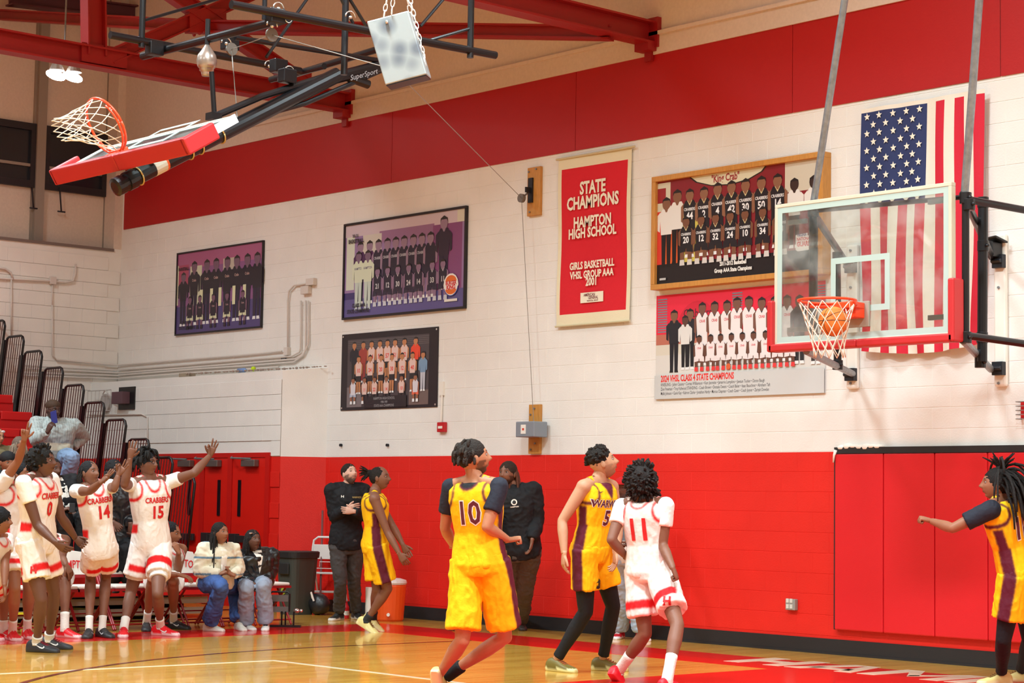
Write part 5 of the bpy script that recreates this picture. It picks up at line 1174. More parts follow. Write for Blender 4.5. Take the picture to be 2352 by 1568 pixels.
def hair_locks(R, n, L, r, col=(.014, .01, .008), zmin=-.2, back=False, seed=2, spread=.25, sag=1.0, name='locks', front=None, wave=.01, jit=.2, down=V((0, 0, -1)), extra=None, side=None, hang=0):
    rnd = random.Random(seed); roots = []; h = R.hd
    while len(roots) < n:
        v = V((rnd.gauss(0, 1), rnd.gauss(0, 1), rnd.gauss(0, 1))).normalized()
        if v.y < zmin: continue                          # x left, y up, z forward
        if v.z > (front if front is not None else .25) and v.y < .8: continue
        if back and v.z > -.0: continue
        if side is not None and abs(v.x) < side: continue
        o_ = (R.hl*v.x+R.hu*v.y+R.hf*v.z)
        p = R.hc+(R.hl*(v.x*.08)+R.hu*(v.y*.11+.008)+R.hf*(v.z*.098-.008))*h; roots.append((p, o_))
    o = obj(name, strands(roots, n, L*h, r*h, col, spread=spread, sag=sag, seed=seed, wave=wave, jit=jit, down=down, hang=hang), hairm, R.t); return o
# ================================================================= bleachers, chairs, floor things
bred = mat('bleacher_red', S(206, 22, 24), .4, bump=.05, scale=20); bdk = mat('bleacher_dark', S(54, 34, 34), .6); bmet = mat('bleacher_beam', S(150, 132, 116), .5, .3)
t = thing('bleachers', 'red plastic bleachers rising behind the home bench with black end rails', 'bleachers', (-19.6, 13, 0)); BX = lambda i: -19.75-.55*i; BZ = lambda i: .52+.245*i; Y0, Y1 = 4.5, 12.95
for i in range(10):
    y = Y1
    while y > Y0:
        m = M(); m.box((BX(i)-.30, y-.46, BZ(i)-.12), (BX(i), y-.008, BZ(i))); obj('seat', m, bred, t, bevel=.015); y -= .46
    m = M(); m.box((BX(i)-.56, Y0, BZ(i)-.26), (BX(i)-.02, Y1, BZ(i)-.235)); obj('deck', m, bdk, t)
    m = M(); m.box((BX(i)-.04, Y0, BZ(i)-.25), (BX(i)-.012, Y1, BZ(i)-.10)); obj('riser', m, bred, t)
for zz in (.05, .17, .29):
    m = M(); m.box((BX(0)-.1, Y0, zz), (BX(0)-.07, Y1, zz+.075)); obj('front_beam', m, bmet if zz < .25 else bred, t)
for yy in [5.2+1.5*k for k in range(6)]:
    m = M(); m.box((-24.4, yy, 0), (BX(0)-.2, yy+.05, .12)); m.prism([(BX(0)-.25, yy, 0), (-24.4, yy, 0), (-24.4, yy, 2.2), (BX(0)-.25, yy, .26)], (0, .04, 0)); obj('support_frame', m, bdk, t)
yl = mat('warning_yellow', S(230, 210, 40), .5); m = M(); a = onX(22, 1413, BX(0)-.05); b_ = onX(68, 1413, BX(0)-.05); m.box((BX(0)-.068, a.y, a.z-.01), (BX(0)-.06, b_.y, a.z+.03)); obj('warning_strip', m, yl, t)
railm = mat('rail_black', S(22, 18, 20), .35, .2); corners = [(12, 735), (55, 770), (97, 805), (145, 843), (193, 883), (240, 923), (290, 963), (343, 1008), (397, 1050), (448, 1095)]
for i, (px, py) in enumerate(corners):
    Yr = 13.06; tr_ = onY(px, py, Yr); w = .50; hgt = 1.12 if i < 9 else 1.35; ln = .20; rk = M()
    tl = tr_-V((w, 0, 0)); br = tr_-V((ln, 0, hgt)); bl = tl-V((ln, 0, hgt))
    R_ = lambda p: p
    rk.tube([bl, tl-V((.0, 0, .08)), tl+V((.03, 0, -.02)), tl+V((.08, 0, 0)), tr_-V((.08, 0, 0)), tr_-V((.03, 0, .02)), tr_-V((.0, 0, .08)), br], .017, 8)
    o = obj('end_rail', rk, railm, t, smooth=True)
    m = M(); m.obox((tl+bl)/2+V((-.045, 0, -.02)), V((.035, 0, 0)), V((0, .02, 0)), (tl-bl)/2*.97); obj('rail_post', m, railm, o)
    for k in range(1, 8):
        q = k/8; a = tl.lerp(tr_, q); c = bl.lerp(br, q); m = M(); m.tube([a, c], .0065, 5); obj('rail_bar', m, mat('rail_bar', S(70, 28, 32), .4), o)
# folding chairs of the home bench
cred = mat('chair_red', S(150, 16, 24), .4); cwht = mat('chair_vinyl_white', S(232, 226, 216), .5, bump=.05, scale=40); ctx = mat('print_red', S(206, 24, 28), .7)
def folding_chair(x, y, label):
    t = thing('folding_chair', label, 'chair', (x, y, 0), 'folding chairs of the home bench')
    m = M(); m.box((x-.2, y-.2, .43), (x+.22, y+.2, .465)); obj('seat', m, cwht, t, bevel=.015)
    m = M(); m.box((x-.21, y-.21, .405), (x+.23, y+.21, .43)); obj('seat_frame', m, cred, t)
    bx = x-.24
    m = M(); m.prism([(bx, y-.21, .56), (bx-.02, y-.20, .70), (bx-.035, y-.15, .79), (bx-.04, y, .81), (bx-.035, y+.15, .79), (bx-.02, y+.20, .70), (bx, y+.21, .56)], (-.022, 0, 0)); o = obj('backrest', m, cwht, t, bevel=.005)
    m = M(); ptext(m, 'HAMPTON', (bx+.004-.012, y, .665), (0, 1, 0), (-.12, 0, .99), .115, bold=.02, squeeze=.72, arc=.5, off=.006)
    obj('lettering', m, ctx, o, fix=False)
    m = M(); m.prism([(bx+.003, y-.20, .56), (bx+.003, y-.20, .53), (bx+.003, y+.20, .53), (bx+.003, y+.20, .56)], (-.02, 0, 0)); obj('back_stripe', m, cred, o)
    for s in (-1, 1):
        m = M(); m.tube([(x+.25, y+s*.205, .01), (x-.05, y+s*.205, .42), (bx-.03, y+s*.2, .79)], .0125, 8); obj('leg', m, cred, t)
        m = M(); m.tube([(x-.27, y+s*.20, .01), (x+.15, y+s*.20, .42)], .0125, 8); obj('leg', m, cred, t)
    m = M(); m.tube([(x+.22, y-.22, .06), (x+.22, y+.22, .06)], .01, 8); m.tube([(x-.24, y-.2, .06), (x-.24, y+.2, .06)], .01, 8); m.tube([(x-.15, y-.2, .16), (x-.15, y+.2, .16)], .008, 8); obj('stretcher', m, cred, t)
    return t
for px, lab in [(-48, 'white folding chair with red legs at the frame edge under the leaning player'), (30, 'white folding chair with red legs behind the player with raised arm'), (110, 'white folding chair with red legs hidden behind player number 0'), (190, 'white folding chair with arched red lettering behind player number 14, nearer number 0'), (274, 'white folding chair with arched red lettering between players 14 and 15'), (356, 'white folding chair under the player with hand to his chin'), (440, 'empty white folding chair seat next to the girl in the striped sweater'), (518, 'white folding chair with red legs under the girl in the striped sweater'), (600, 'white folding chair with red legs under the girl in the glossy jacket')]:
    c = onX(px, 1345, -18.55); folding_chair(-18.5, c.y, lab)
# bin, step stool, cooler and small things by the entrance block
def at(px, py, z=0): return onZ(px, py, z)
c = at(680, 1410); rb = mat('bin_grey_green', S(62, 64, 58), .5, bump=.1, scale=20); t = thing('trash_can', 'large dark grey square trash can with handles beside the seated girls', 'trash can', tuple(c))
def sq(c, hw, z): return (V((c.x, c.y, z)), V((hw, 0, 0)), V((0, hw, 0)))
m = M(); m.loft([sq(c, .16, .0), sq(c, .175, .2), sq(c, .205, .68), sq(c, .205, .70)], 24, pw=.45); obj('body', m, rb, t)
m = M(); m.loft([sq(c, .22, .68), sq(c, .225, .75), sq(c, .21, .76), sq(c, .195, .76)], 24, pw=.45); obj('rim', m, mat('bin_rim', S(40, 40, 40), .5), t)
m = M(); q = c+V((.02, -.20, .55)); m.box(tuple(q-V((.1, .02, .07))), tuple(q+V((.1, .0, .07)))); obj('handle', m, mat('bin_rim', S(40, 40, 40), .5), t, bevel=.01)
m = M(); q = c+V((-.02, -.185, .28)); m.ball(q, (.05, .008, .045), 12, 6); obj('sticker', m, mat('sticker_lime', S(150, 160, 40), .7), t)
c = at(752, 1406); wt = mat('stool_white', S(224, 218, 214), .4); t = thing('step_stool', 'white tubular folding step stool leaning near the bearded man', 'step stool', tuple(c)); rt = V((.80, .60, 0)).normalized(); bk = V((-.6, .8, 0))
p = lambda a, b, z: V((c.x, c.y, 0))+rt*a+bk*b+UP*z
m = M(); m.tube([p(-.25, 0, .01), p(-.23, .08, .80), p(-.22, .09, .88), p(-.17, .1, .92), p(.17, .1, .92), p(.22, .09, .88), p(.23, .08, .8), p(.25, 0, .01)], .014, 8); obj('front_frame', m, wt, t, smooth=True)
m = M(); m.tube([p(-.22, .42, .01), p(-.22, .1, .62)], .012, 8); m.tube([p(.22, .42, .01), p(.22, .1, .62)], .012, 8); obj('rear_frame', m, wt, t)
for z, d in ((.25, .05), (.48, .03), (.74, .07)): m = M(); m.obox(p(0, d, z), rt*.215, bk*(.05 if z < .7 else .02), UP*(.012 if z < .7 else .09)); obj('step' if z < .7 else 'back_plate', m, wt, t, bevel=.004)
m = M(); m.tube([p(-.1, -.05, .56), p(-.1, -.05, .62), p(.12, -.05, .62), p(.12, -.05, .56)], .005, 6); m.tube([p(-.15, -.06, .54), p(.16, -.06, .54)], .005, 6); obj('tray_wire', m, wt, t)
m = M(); m.tube([onY(741, 1172, D-.1), onY(735, 1405, D-.25)], .013, 8); obj('mop_handle', m, mat('handle_grey', S(120, 70, 70), .5), label='thin grey handle leaning in the dark wall recess behind the step stool', category='pole')
c = at(736, 1410)+V((.1, -.1, 0)); me = blob(c+UP*.13, (.17, .12, .13), (V((1, 0, 0)), V((0, 1, 0)), UP), .02, 9, 3); solid(me, (.016, .016, .018), .2); o = obj('backpack', me, coatm if 'coatm' in globals() else vmat('shiny_jacket', .35, bump=.6, scale=14, spec=.5), label='black backpack on the floor under the step stool', category='bag')
m = M(); m.tube([c+V((0, -.1, .2)), c+V((.03, -.14, .27)), c+V((.06, -.12, .17))], .012, 6); obj('strap', m, wplain, o)
c = at(876, 1424)+V((.12, .02, 0)); t = thing('drink_cooler', 'orange round drink cooler standing behind the far player in yellow', 'cooler', tuple(c)); m = M(); m.tube([c+UP*z for z in (0, .02, .40, .42)], [.15, .165, .19, .185], 24); obj('body', m, mat('cooler_orange', S(232, 84, 24), .4), t, smooth=False)
m = M(); m.tube([c+UP*z for z in (.42, .44, .47, .49)], [.19, .2, .19, .12], 24); obj('lid', m, mat('cooler_lid', S(226, 220, 214), .4), t); m = M(); m.tube([c+UP*.08-FWH*.17, c+UP*.08-FWH*.22], .02, 8); obj('tap', m, wplain, t)
c = at(848, 1424); m = M(); m.tube([c, c+UP*.38], .05, 14); obj('cup_sleeve', m, wplain, label='tall white stack of cups behind the legs of the far player', category='cups')
c = at(871, 1421); m = M(); m.tube([c, c+UP*.01, c+UP*.15], [.035, .038, .045], 14); obj('paper_cup', m, wplain, label='white paper cup on the floor right of the yellow shoe', category='cup')
c = at(793, 1420); t = thing('red_bottle', 'red and white bottle on the floor between the feet of the bearded man', 'bottle', tuple(c)); m = M(); m.tube([c+UP*z for z in (0, .01, .13, .16, .18, .2)], [.04, .045, .045, .03, .024, .024], 14); obj('bottle_body', m, mat('bottle_red', S(214, 34, 44), .35), t); m = M(); m.tube([c+UP*.04, c+UP*.09], .0465, 14); obj('label_band', m, wplain, t)
c = at(898, 1421)+V((0, .0, 0)); m = M(); m.ball(c+UP*.12, (.12, .12, .12), 18, 12); obj('medicine_ball', m, blackm, smooth=True, label='black ball on the floor against the base of the wall', category='ball')
# small black rack with bright knob
c = at(655, 1440); t = thing('equipment_stand', 'low black wheeled rack with a shiny knob beside the seated girls', 'stand', tuple(c)); Q = lambda a, b, z: V((c.x, c.y, 0))+RGH*a+FWH*b+UP*z
m = M(); m.obox(Q(-.03, 0, .012), RGH*.2, FWH*.05, UP*.012); obj('base', m, bsteel, t)
for a in (-.04, .0, .09): m = M(); m.tube([Q(a, 0, .02), Q(a, 0, .17)], .009, 6); obj('post', m, bsteel, t)
m = M(); m.tube([Q(-.17, 0, .17), Q(-.17, 0, .36), Q(-.15, 0, .38), Q(.02, 0, .38), Q(.04, 0, .36), Q(.04, 0, .17)], .01, 6); obj('rack_frame', m, bsteel, t)
m = M(); m.obox(Q(-.06, .02, .31), RGH*.1, FWH*.01, UP*.035); m.obox(Q(-.06, .02, .19), RGH*.1, FWH*.01, UP*.03); obj('panel', m, mat('panel_grey', S(110, 104, 100), .5), t); m = M(); m.ball(Q(.12, 0, .18), (.04, .03, .025), 12, 8); m.ball(Q(.17, 0, .18), .018, 8, 6); obj('knob', m, chrome, t, smooth=True)
# ================================================================= people: the game
def longtop(R, name, col, inf=.028, t0=-.14, r=.074, material=None, fn=None, wr=.012, frac=1.94, collar=True, arms=None, cuff=None):
    m = M(); k = R.k; R.torso(m, inf, t0, .99); a, f = R.fr(1)
    if collar: limb(m, [R.nk-R.su*.03*k, R.nk+R.su*.035*k+f*.0], [.085*k, .068*k], 16, 3)
    for s in ('L', 'R'):
        sg = 1 if s == 'L' else -1; sh = R.shs[s]; m.ball(sh, r*k*1.04, 14, 8)
        limb(m, [R.nk-R.su*.01*k+a*(sg*.04*k), sh+R.su*.01], [.062*k, .070*k], 12, 3)
        if s in R.arm:
            sh, el, w_ = R.arm[s]; e = el.lerp(w_, frac-1)
            limb(m, [sh, sh.lerp(el, .5), el, el.lerp(w_, .45), e], [r*k, r*k*.95, r*k*.88, r*k*.78, r*k*.6], 14, 4)
    me = fuse(m, .0105, 3); wrinkle(me, wr, 7)
    colour(me, (lambda p: fn(p)) if fn else (lambda p: col)); o = obj(name, me, material or clothm, R.t); R.jersey = o; R.tree = bvh(o); return o
def front(R, up, x=0, sgn=1):
    """frame for a print on the chest (sgn 1) or the back (-1)"""
    a, f = R.fr(up); O = R.pv.lerp(R.nk, up)+a*(x*R.k); return O, a*sgn, R.su
def chest(R, s, size, up, x=0, sgn=1, m_=None, bold=.03, squeeze=.85, arc=0, name='number', off=.005, tree=None, edge=None, sub=2):
    O, Rt, U = front(R, up, x, sgn); N_ = Rt.cross(U).normalized()
    if edge: decal(tree or R.tree, dtext(s, size, bold+.035, squeeze, arc), O+N_*.0, Rt, U, edge, R.t, name+'_outline', off-.0015, sub)
    return decal(tree or R.tree, dtext(s, size, bold, squeeze, arc), O, Rt, U, m_, R.t, name, off, sub)
YEL = S(250, 190, 8); MAR = S(92, 26, 44); WHT = S(238, 228, 220); RED = S(224, 28, 30); BLK = (.012, .012, .014); NAV = (.018, .02, .032)
mmar = mat('print_maroon', MAR, .7); mred = mat('print_red', S(206, 24, 28), .7); mwht = mat('print_white', S(240, 235, 225), .7); mblk = mat('print_black', (.01, .01, .012), .6)
SK1 = S(178, 120, 88); SK2 = S(128, 84, 64); SK3 = S(122, 80, 62); SK4 = S(190, 140, 108); SK5 = S(150, 98, 72); SK6 = S(104, 68, 54); SKW = S(214, 168, 146)
YS = (S(216, 200, 130), S(232, 222, 170), S(120, 90, 40)); RS = (S(222, 20, 34), S(235, 200, 200), S(230, 40, 50)); KS = ((.02, .02, .022), (.03, .03, .03), (.06, .06, .06))
WL = (0.85, .83, .8)
# --- 10, running away from the lens
R = person('player in yellow number 10 jersey running, back to us, looking up to the side', 14.6, 1.86, (1090, 1105), (1102, 1292), 68, psh=62, php=72, head=(1087, 1052, .02), hyaw=18, hpitch=12, skin=SK1, beard=.9, w=1.04, hk=1.1,
    arms={'L': ((1022, 1212), 1, (1040, 1252), 1, (1068, 1250), (.5, -.5, 0), 'half'), 'R': ((1118, 1210), -1, (1168, 1240), 1, (1190, 1236), (0, .2, -1), 'fist')},
    legs={'L': ((1062, 1470), 1, (1000, 1566, .1, 75, 62, .1)), 'R': ((1160, 1462), -1, (1006, 1574, .1, 60, 55, .25))}, voxc=.0078)
R.under = BLK
jersey(R, YEL, MAR, MAR, t0=-.04, inf=.03); sleeves(R, NAV, .62, .070)
shorts(R, YEL, None, MAR, length=.86, r0=.118, r1=.122, top=.12, inf=.03)
chest(R, '10', .235, .62, -.0, -1, mmar, .02, .82, edge=mwht)
shoes(R, YS, k=1.02)
legwear(R, BLK, 1.70, 1.95, r=(.1, .1, .06, .06, .05, .052), name='ankle_brace', which=('R',))
hair_cap(R, (.02, .014, .011), r=(.080, .094, .100), off=(0, .030, -.014), amp=.004, fq=60)
hair_locks(R, 26, .055, .010, col=(.03, .02, .015), zmin=-.1, back=True, spread=.1, name='braids', sag=2)
# --- 5, watching the ball
R = person('player in yellow number 5 jersey and black tights gazing up at the hoop', 16.5, 1.90, (1374, 1106), (1358, 1266), -38, head=(1385, 1064, -.0), hyaw=2, hpitch=20, skin=SK4, beard=.35, mouth=1,
    arms={'R': ((1291, 1196), -1, (1296, 1272), -1, (1293, 1320), (.9, .3, 0), 'relax'), 'L': ((1420, 1215), 1, (1414, 1268), -1, (1412, 1305), (-.9, -.3, 0), 'relax')},
    legs={'R': ((1345, 1405), -1, (1277, 1541, 0, -42, 0)), 'L': ((1408, 1392), -1, (1384, 1539, 0, -18, 0))})
R.under = MAR
jersey(R, YEL, MAR, MAR, t0=-.02, inf=.024, vneck=True); shorts(R, YEL, None, MAR, length=.62, r0=.102, r1=.110, top=.1)
legwear(R, BLK, .3, 1.93, name='tights')
shoes(R, (S(110, 96, 40), S(226, 220, 160), S(150, 80, 40)), k=1.05)
chest(R, '5', .17, .50, -.03, 1, mmar, .03, .9, edge=mwht); chest(R, 'WARWICK', .082, .71, -.02, 1, mmar, .03, .80, name='lettering', edge=mwht)
decal(R.tree, swoosh(.05), front(R, .88, -.10)[0], R.fr(.88)[0], R.su, mmar, R.t, 'chest_mark', .005, 1)
hair_cap(R, (.016, .012, .010), r=(.084, .086, .092), off=(0, .054, -.013), amp=.012, fq=75); hair_locks(R, 70, .035, .012, col=(.02, .014, .011), zmin=.15, front=.5, sag=.0, spread=.5, name='curls')
# crest on the shorts
h, kn, an = R.leg['R']; a, f = R.fr(0); O = h.lerp(kn, .53)
def crest(m):
    m.poly([(.03*math.cos(t), .03*math.sin(t)-.004, 0) for t in [i*math.pi/6 for i in range(12)]]); m.poly([(-.055, .012, 0), (.0, .045, 0), (.055, .012, 0), (.0, .02, 0)]); m.poly([(-.05, -.03, 0), (-.02, -.04, 0), (.0, -.02, 0), (-.04, -.01, 0)]); m.poly([(.05, -.03, 0), (.02, -.04, 0), (.0, -.02, 0), (.04, -.01, 0)])
decal(R.stree, crest, O, (a-f*.4).normalized(), UP, mblk, R.t, 'crest', .006, 1)
# --- 11 in white
R = person('player in white number 11 jersey with big dark curls, seen from behind', 15.6, 1.80, (1478, 1150), (1490, 1310), 58, psh=62, head=(1482, 1108, .0), hyaw=28, hpitch=14, skin=SK2,
    arms={'L': ((1404, 1240), -1, (1440, 1280), 1, (1462, 1290), (.3, .9, 0), 'fist'), 'R': ((1522, 1252), -1, (1546, 1306), -1, (1556, 1330), (-.9, .2, 0), 'fist')},
    legs={'L': ((1482, 1455), 1, (1412, 1562, .05, 55, 38, .1)), 'R': ((1556, 1436), -1, (1532, 1588, 0, 45, 0))})
R.under = WHT
jersey(R, WHT, RED, None, t0=-.06, inf=.026); sleeves(R, WL, .52, .070)
shorts(R, WHT, S(224, 24, 30), None, length=.72, r0=.110, r1=.118, bandpos=(.66, .86))
socks(R, 1.55, .045); shoes(R, (S(232, 24, 44), S(235, 60, 70), S(215, 20, 30)), k=1.05)
chest(R, '11', .235, .60, 0, -1, mred, .03, .85)
h, kn, an = R.leg['R']; decal(R.stree, dtext('H', .09, .05, 1), h.lerp(kn, .55)-R.fr(0)[0]*.0, (RGH*.96-FWH*.2).normalized(), UP, mred, R.t, 'letter', .006, 1)
hair_cap(R, (.018, .013, .012), r=(.112, .122, .122), off=(0, .022, -.03), amp=.018, fq=45, seed=5); hair_locks(R, 260, .07, .0105, col=(.022, .016, .014), zmin=-.8, front=.3, sag=.15, spread=.55, name='curls', wave=.02)
# --- 11 in yellow at the edge of the frame
R = person('player in yellow number 11 jersey with long dreadlocks, arm stretched out over the baseline', 15.7, 1.86, (2296, 1146), (2336, 1322), 150, psh=142, head=(2287, 1112, .0), hyaw=172, hpitch=4, skin=SK5,
    arms={'L': ((2188, 1213), -1, (2138, 1196), 1, (2118, 1190), (0, .3, -1), 'fist'), 'R': ((2380, 1230), 1, (2390, 1290), -1, (2390, 1320), (-.9, .2, 0), 'fist')},
    legs={'L': ((2305, 1468), -1, (2300, 1572, 0, 190, 0)), 'R': ((2365, 1470), 1, (2345, 1566, 0, 170, 0))})
R.under = BLK
jersey(R, YEL, MAR, MAR, t0=-.03, inf=.026); sleeves(R, NAV, .66, .074); shorts(R, YEL, None, MAR, length=.66, r0=.115, r1=.122)
legwear(R, BLK, .3, 1.95, name='tights'); shoes(R, YS)
chest(R, '11', .235, .60, .03, -1, mmar, .03, .85, edge=mwht)
hair_cap(R, (.012, .009, .008), r=(.084, .100, .104), off=(0, .026, -.018), amp=.006, fq=60)
hair_locks(R, 70, .34, .0095, col=(.014, .011, .010), zmin=-.1, back=True, spread=.25, name='dreadlocks', sag=1.1, jit=.35, hang=.4)
rr = random.Random(4); top = R.hc+R.hu*.12*R.hd-R.hf*.03; m = M()
for i in range(22):
    a_ = rr.uniform(0, 6.28); d = (UP*rr.uniform(.7, 1.6)+RGH*math.cos(a_)*1.0+FWH*math.sin(a_)*.6).normalized(); q = V(top); pts = [q-UP*.05]
    L0 = rr.uniform(.09, .17)
    for s in range(6): q = q+d*(L0/6); pts.append(V(q)); d = (d-UP*.06).normalized()
    m.tube(pts, [.010, .010, .010, .009, .008, .006, .004], 6)
m.ball(top-UP*.02, .045, 10, 7)
obj('hair_bun', solid(mesh_of(m, 'b', True), (.014, .011, .010)), hairm, R.t)
# --- far player in yellow
R = person('player in yellow jersey with tied-up twists, side on in front of the coach', 21.0, 1.80, (860, 1132), (862, 1252), 10, psh=4, head=(873, 1098, 0), hyaw=-18, hpitch=6, skin=SK2, ndz=-.02, mouth=.6,
    arms={'R': ((890, 1222), -1, (918, 1272), -1, (938, 1300), (-.2, .9, .2), 'relax'), 'L': ((902, 1208), 1, (926, 1252), -1, (942, 1280), (-.2, -.9, .2), 'relax')},
    legs={'R': ((890, 1352), -1, (834, 1440, .06, -20, 28, 0.1)), 'L': ((866, 1352), 1, (846, 1432, .07, 0, 34, .3))})
R.under = YEL
jersey(R, YEL, MAR, MAR, t0=-.04, inf=.026); shorts(R, YEL, None, MAR, length=.80, r0=.116, r1=.120, top=.12)
socks(R, 1.82, .045, mat('black_sock', (.02, .02, .022), .9)); shoes(R, YS, k=1.05)
hair_cap(R, (.016, .012, .010), r=(.078, .096, .098), off=(0, .022, -.016), amp=.004)
top = R.hc+R.hu*.06*R.hd-R.hf*.11; m = M()
for i in range(24):
    d = (-R.hf*rr.uniform(.5, 1)+UP*rr.uniform(-.5, .9)+RGH.cross(UP)*rr.uniform(-.6, .6)).normalized(); q = V(top); pts = [q+R.hf*.04]; L0 = rr.uniform(.07, .14)
    for s in range(5): q = q+d*(L0/5); pts.append(V(q)); d = (d-UP*.12).normalized()
    m.tube(pts, [.012, .011, .011, .010, .008, .005], 6)
m.ball(top, .04, 10, 7); obj('hair_bun', solid(mesh_of(m, 'b', True), (.016, .012, .010)), hairm, R.t)
# --- coach, arms crossed
R = person('bearded man in black pullover and grey trousers with arms crossed beside the white step stool', 23.0, 1.82, (800, 1117), (795, 1248), -78, head=(803, 1089, -.02), hyaw=-52, hpitch=20, skin=SKW, beard=.85,
    arms={'R': ((768, 1186), -1, (797, 1168), -1, (822, 1163), (0, 1, 0), 'relax', None, 0), 'L': ((838, 1184), -1, (812, 1174), -1, (786, 1171), (0, 1, 0), 'relax', None, 0)},
    legs={'R': ((782, 1335), -1, (778, 1424, 0, -115, 0)), 'L': ((813, 1335), -1, (818, 1422, 0, -60, 0))}, w=1.06, voxc=.0078)
longtop(R, 'pullover', BLK, .026, -.10, .072, material=None, wr=.012)
legwear(R, S(70, 66, 64), 0, 1.95, r=(.098, .09, .074, .068, .062, .060), top=.12, name='trousers', wr=.012)
shoes(R, ((.02, .022, .02), S(220, 215, 205), (.05, .05, .05)))
hair_cap(R, (.022, .014, .010), r=(.080, .088, .094), off=(0, .038, -.013), amp=.004)
decal(R.tree, dtext('H', .035, .04, 1.4), front(R, .84, -.08)[0], R.fr(1)[0], R.su, mwht, R.t, 'chest_mark', .005, 0)
chest(R, 'WARWICK', .028, .83, .085, 1, mat('print_gold', S(190, 160, 90), .6), .01, .8, name='lettering', sub=0)
# --- man standing against the wall
R = person('large man in black zip top and grey trousers with long dreadlocks leaning on the wall', 20.95, 1.84, (1178, 1120), (1192, 1262), -100, head=(1166, 1088, -.03), hyaw=-118, hpitch=4, skin=SK2, beard=.85, w=1.26, hk=1.05, shw=.165,
    arms={'R': ((1132, 1190), -1, (1142, 1240), -1, (1150, 1262), (.9, 0, 0), 'relax'), 'L': ((1234, 1192), 1, (1222, 1240), -1, (1219, 1262), (-.9, 0, 0), 'relax')},
    legs={'R': ((1182, 1345), -1, (1176, 1440, 0, -105, 0)), 'L': ((1206, 1348), -1, (1198, 1446, 0, -85, 0))}, base=None)
longtop(R, 'zip_top', BLK, .03, -.16, .085, wr=.014)
legwear(R, S(84, 78, 72), 0, 1.95, r=(.115, .105, .085, .078, .070, .066), top=.12, name='trousers', wr=.014)
shoes(R, (S(60, 48, 44), S(50, 40, 36), S(90, 60, 50)))
hair_cap(R, (.03, .018, .012), r=(.082, .096, .100), off=(0, .028, -.013), amp=.005)
hair_locks(R, 64, .30, .009, col=S(96, 56, 42), zmin=-.05, front=.05, spread=.10, sag=1.5, name='dreadlocks', side=.3, hang=.75)
decal(R.tree, lambda m: [m.poly([(.032*math.cos(t), .032*math.sin(t), 0) for t in [i*math.pi/8 for i in range(16)]])], front(R, .79, .03)[0], R.fr(1)[0], R.su, mwht, R.t, 'badge', .006, 1)
decal(R.tree, lambda m: [m.poly([(.02*math.cos(t), .02*math.sin(t), 0) for t in [i*math.pi/8 for i in range(16)]])], front(R, .79, .03)[0], R.fr(1)[0], R.su, mblk, R.t, 'badge', .008, 1)
decal(R.tree, dtext('HAMPTON', .02, .04, .9), front(R, .715, .03)[0], R.fr(1)[0], R.su, mwht, R.t, 'lettering', .006, 0)
# --- person behind 5 and 11
R = person('person in red cap, white shirt and light jeans half hidden behind number 5', 20.3, 1.78, (1432, 1150), (1438, 1275), -90, head=(1430, 1122, -.02), hyaw=-110, skin=SK6, beard=.5,
    arms={'R': ((1405, 1205), -1, (1412, 1245), -1, (1425, 1255), (.5, .5, 0), 'half'), 'L': ((1472, 1205), -1, (1462, 1245), -1, (1450, 1250), (-.5, .5, 0), 'half')},
    legs={'R': ((1428, 1360), -1, (1424, 1466, 0, -110, 0)), 'L': ((1458, 1362), -1, (1472, 1470, 0, -70, 0))}, base=None, w=1.05)
longtop(R, 'shirt', S(225, 222, 218), .02, -.14, .066, fn=lambda p: S(110, 120, 128) if abs(rel(R, p)[0]+.02) < .035 and rel(R, p)[1] > .3 else S(225, 222, 218), wr=.01)
legwear(R, S(168, 186, 206), 0, 1.93, r=(.105, .098, .085, .085, .085, .084), top=.1, name='jeans', wr=.014); shoes(R, (S(190, 20, 34), S(235, 225, 225), S(230, 230, 230)))
me = blob(R.hc+(R.hu*.055-R.hf*.008)*R.hd, (.086, .066, .104), (R.hl, R.hu, R.hf), .001, 9, 4); solid(me, S(190, 24, 30), .05); obj('cap', me, clothm, R.t)
m = M(); c = R.hc+(R.hu*.045+R.hf*.12)*R.hd; m.ball(c, (.065, .008, .06), 14, 6, ax=(R.hl, R.hu, R.hf)); me = mesh_of(m, 'x', True); solid(me, S(190, 24, 30), .05); obj('cap_brim', me, clothm, R.t)
# ---------------------------------------------------------------- the home bench
HW = WHT
def homekit(R, num, up=.55, x=0, word=True, sl=True, length=.62, band=True, sgn=1, sq=RED, t0=-.09, wx=0):
    R.under = WL
    jersey(R, HW, RED, None, t0=t0, inf=.026, squares=sq)
    if sl: sleeves(R, WL, .46, .072)
    shorts(R, HW, RED if band else None, None, length=length, r0=.108, r1=.116, bandpos=(.60, .83))
    if num: chest(R, num, .17, up, x, sgn, mred, .035, .85)
    if word: chest(R, 'CRABBERS', .075, up+.19, wx, sgn, mred, .035, .72, name='lettering')
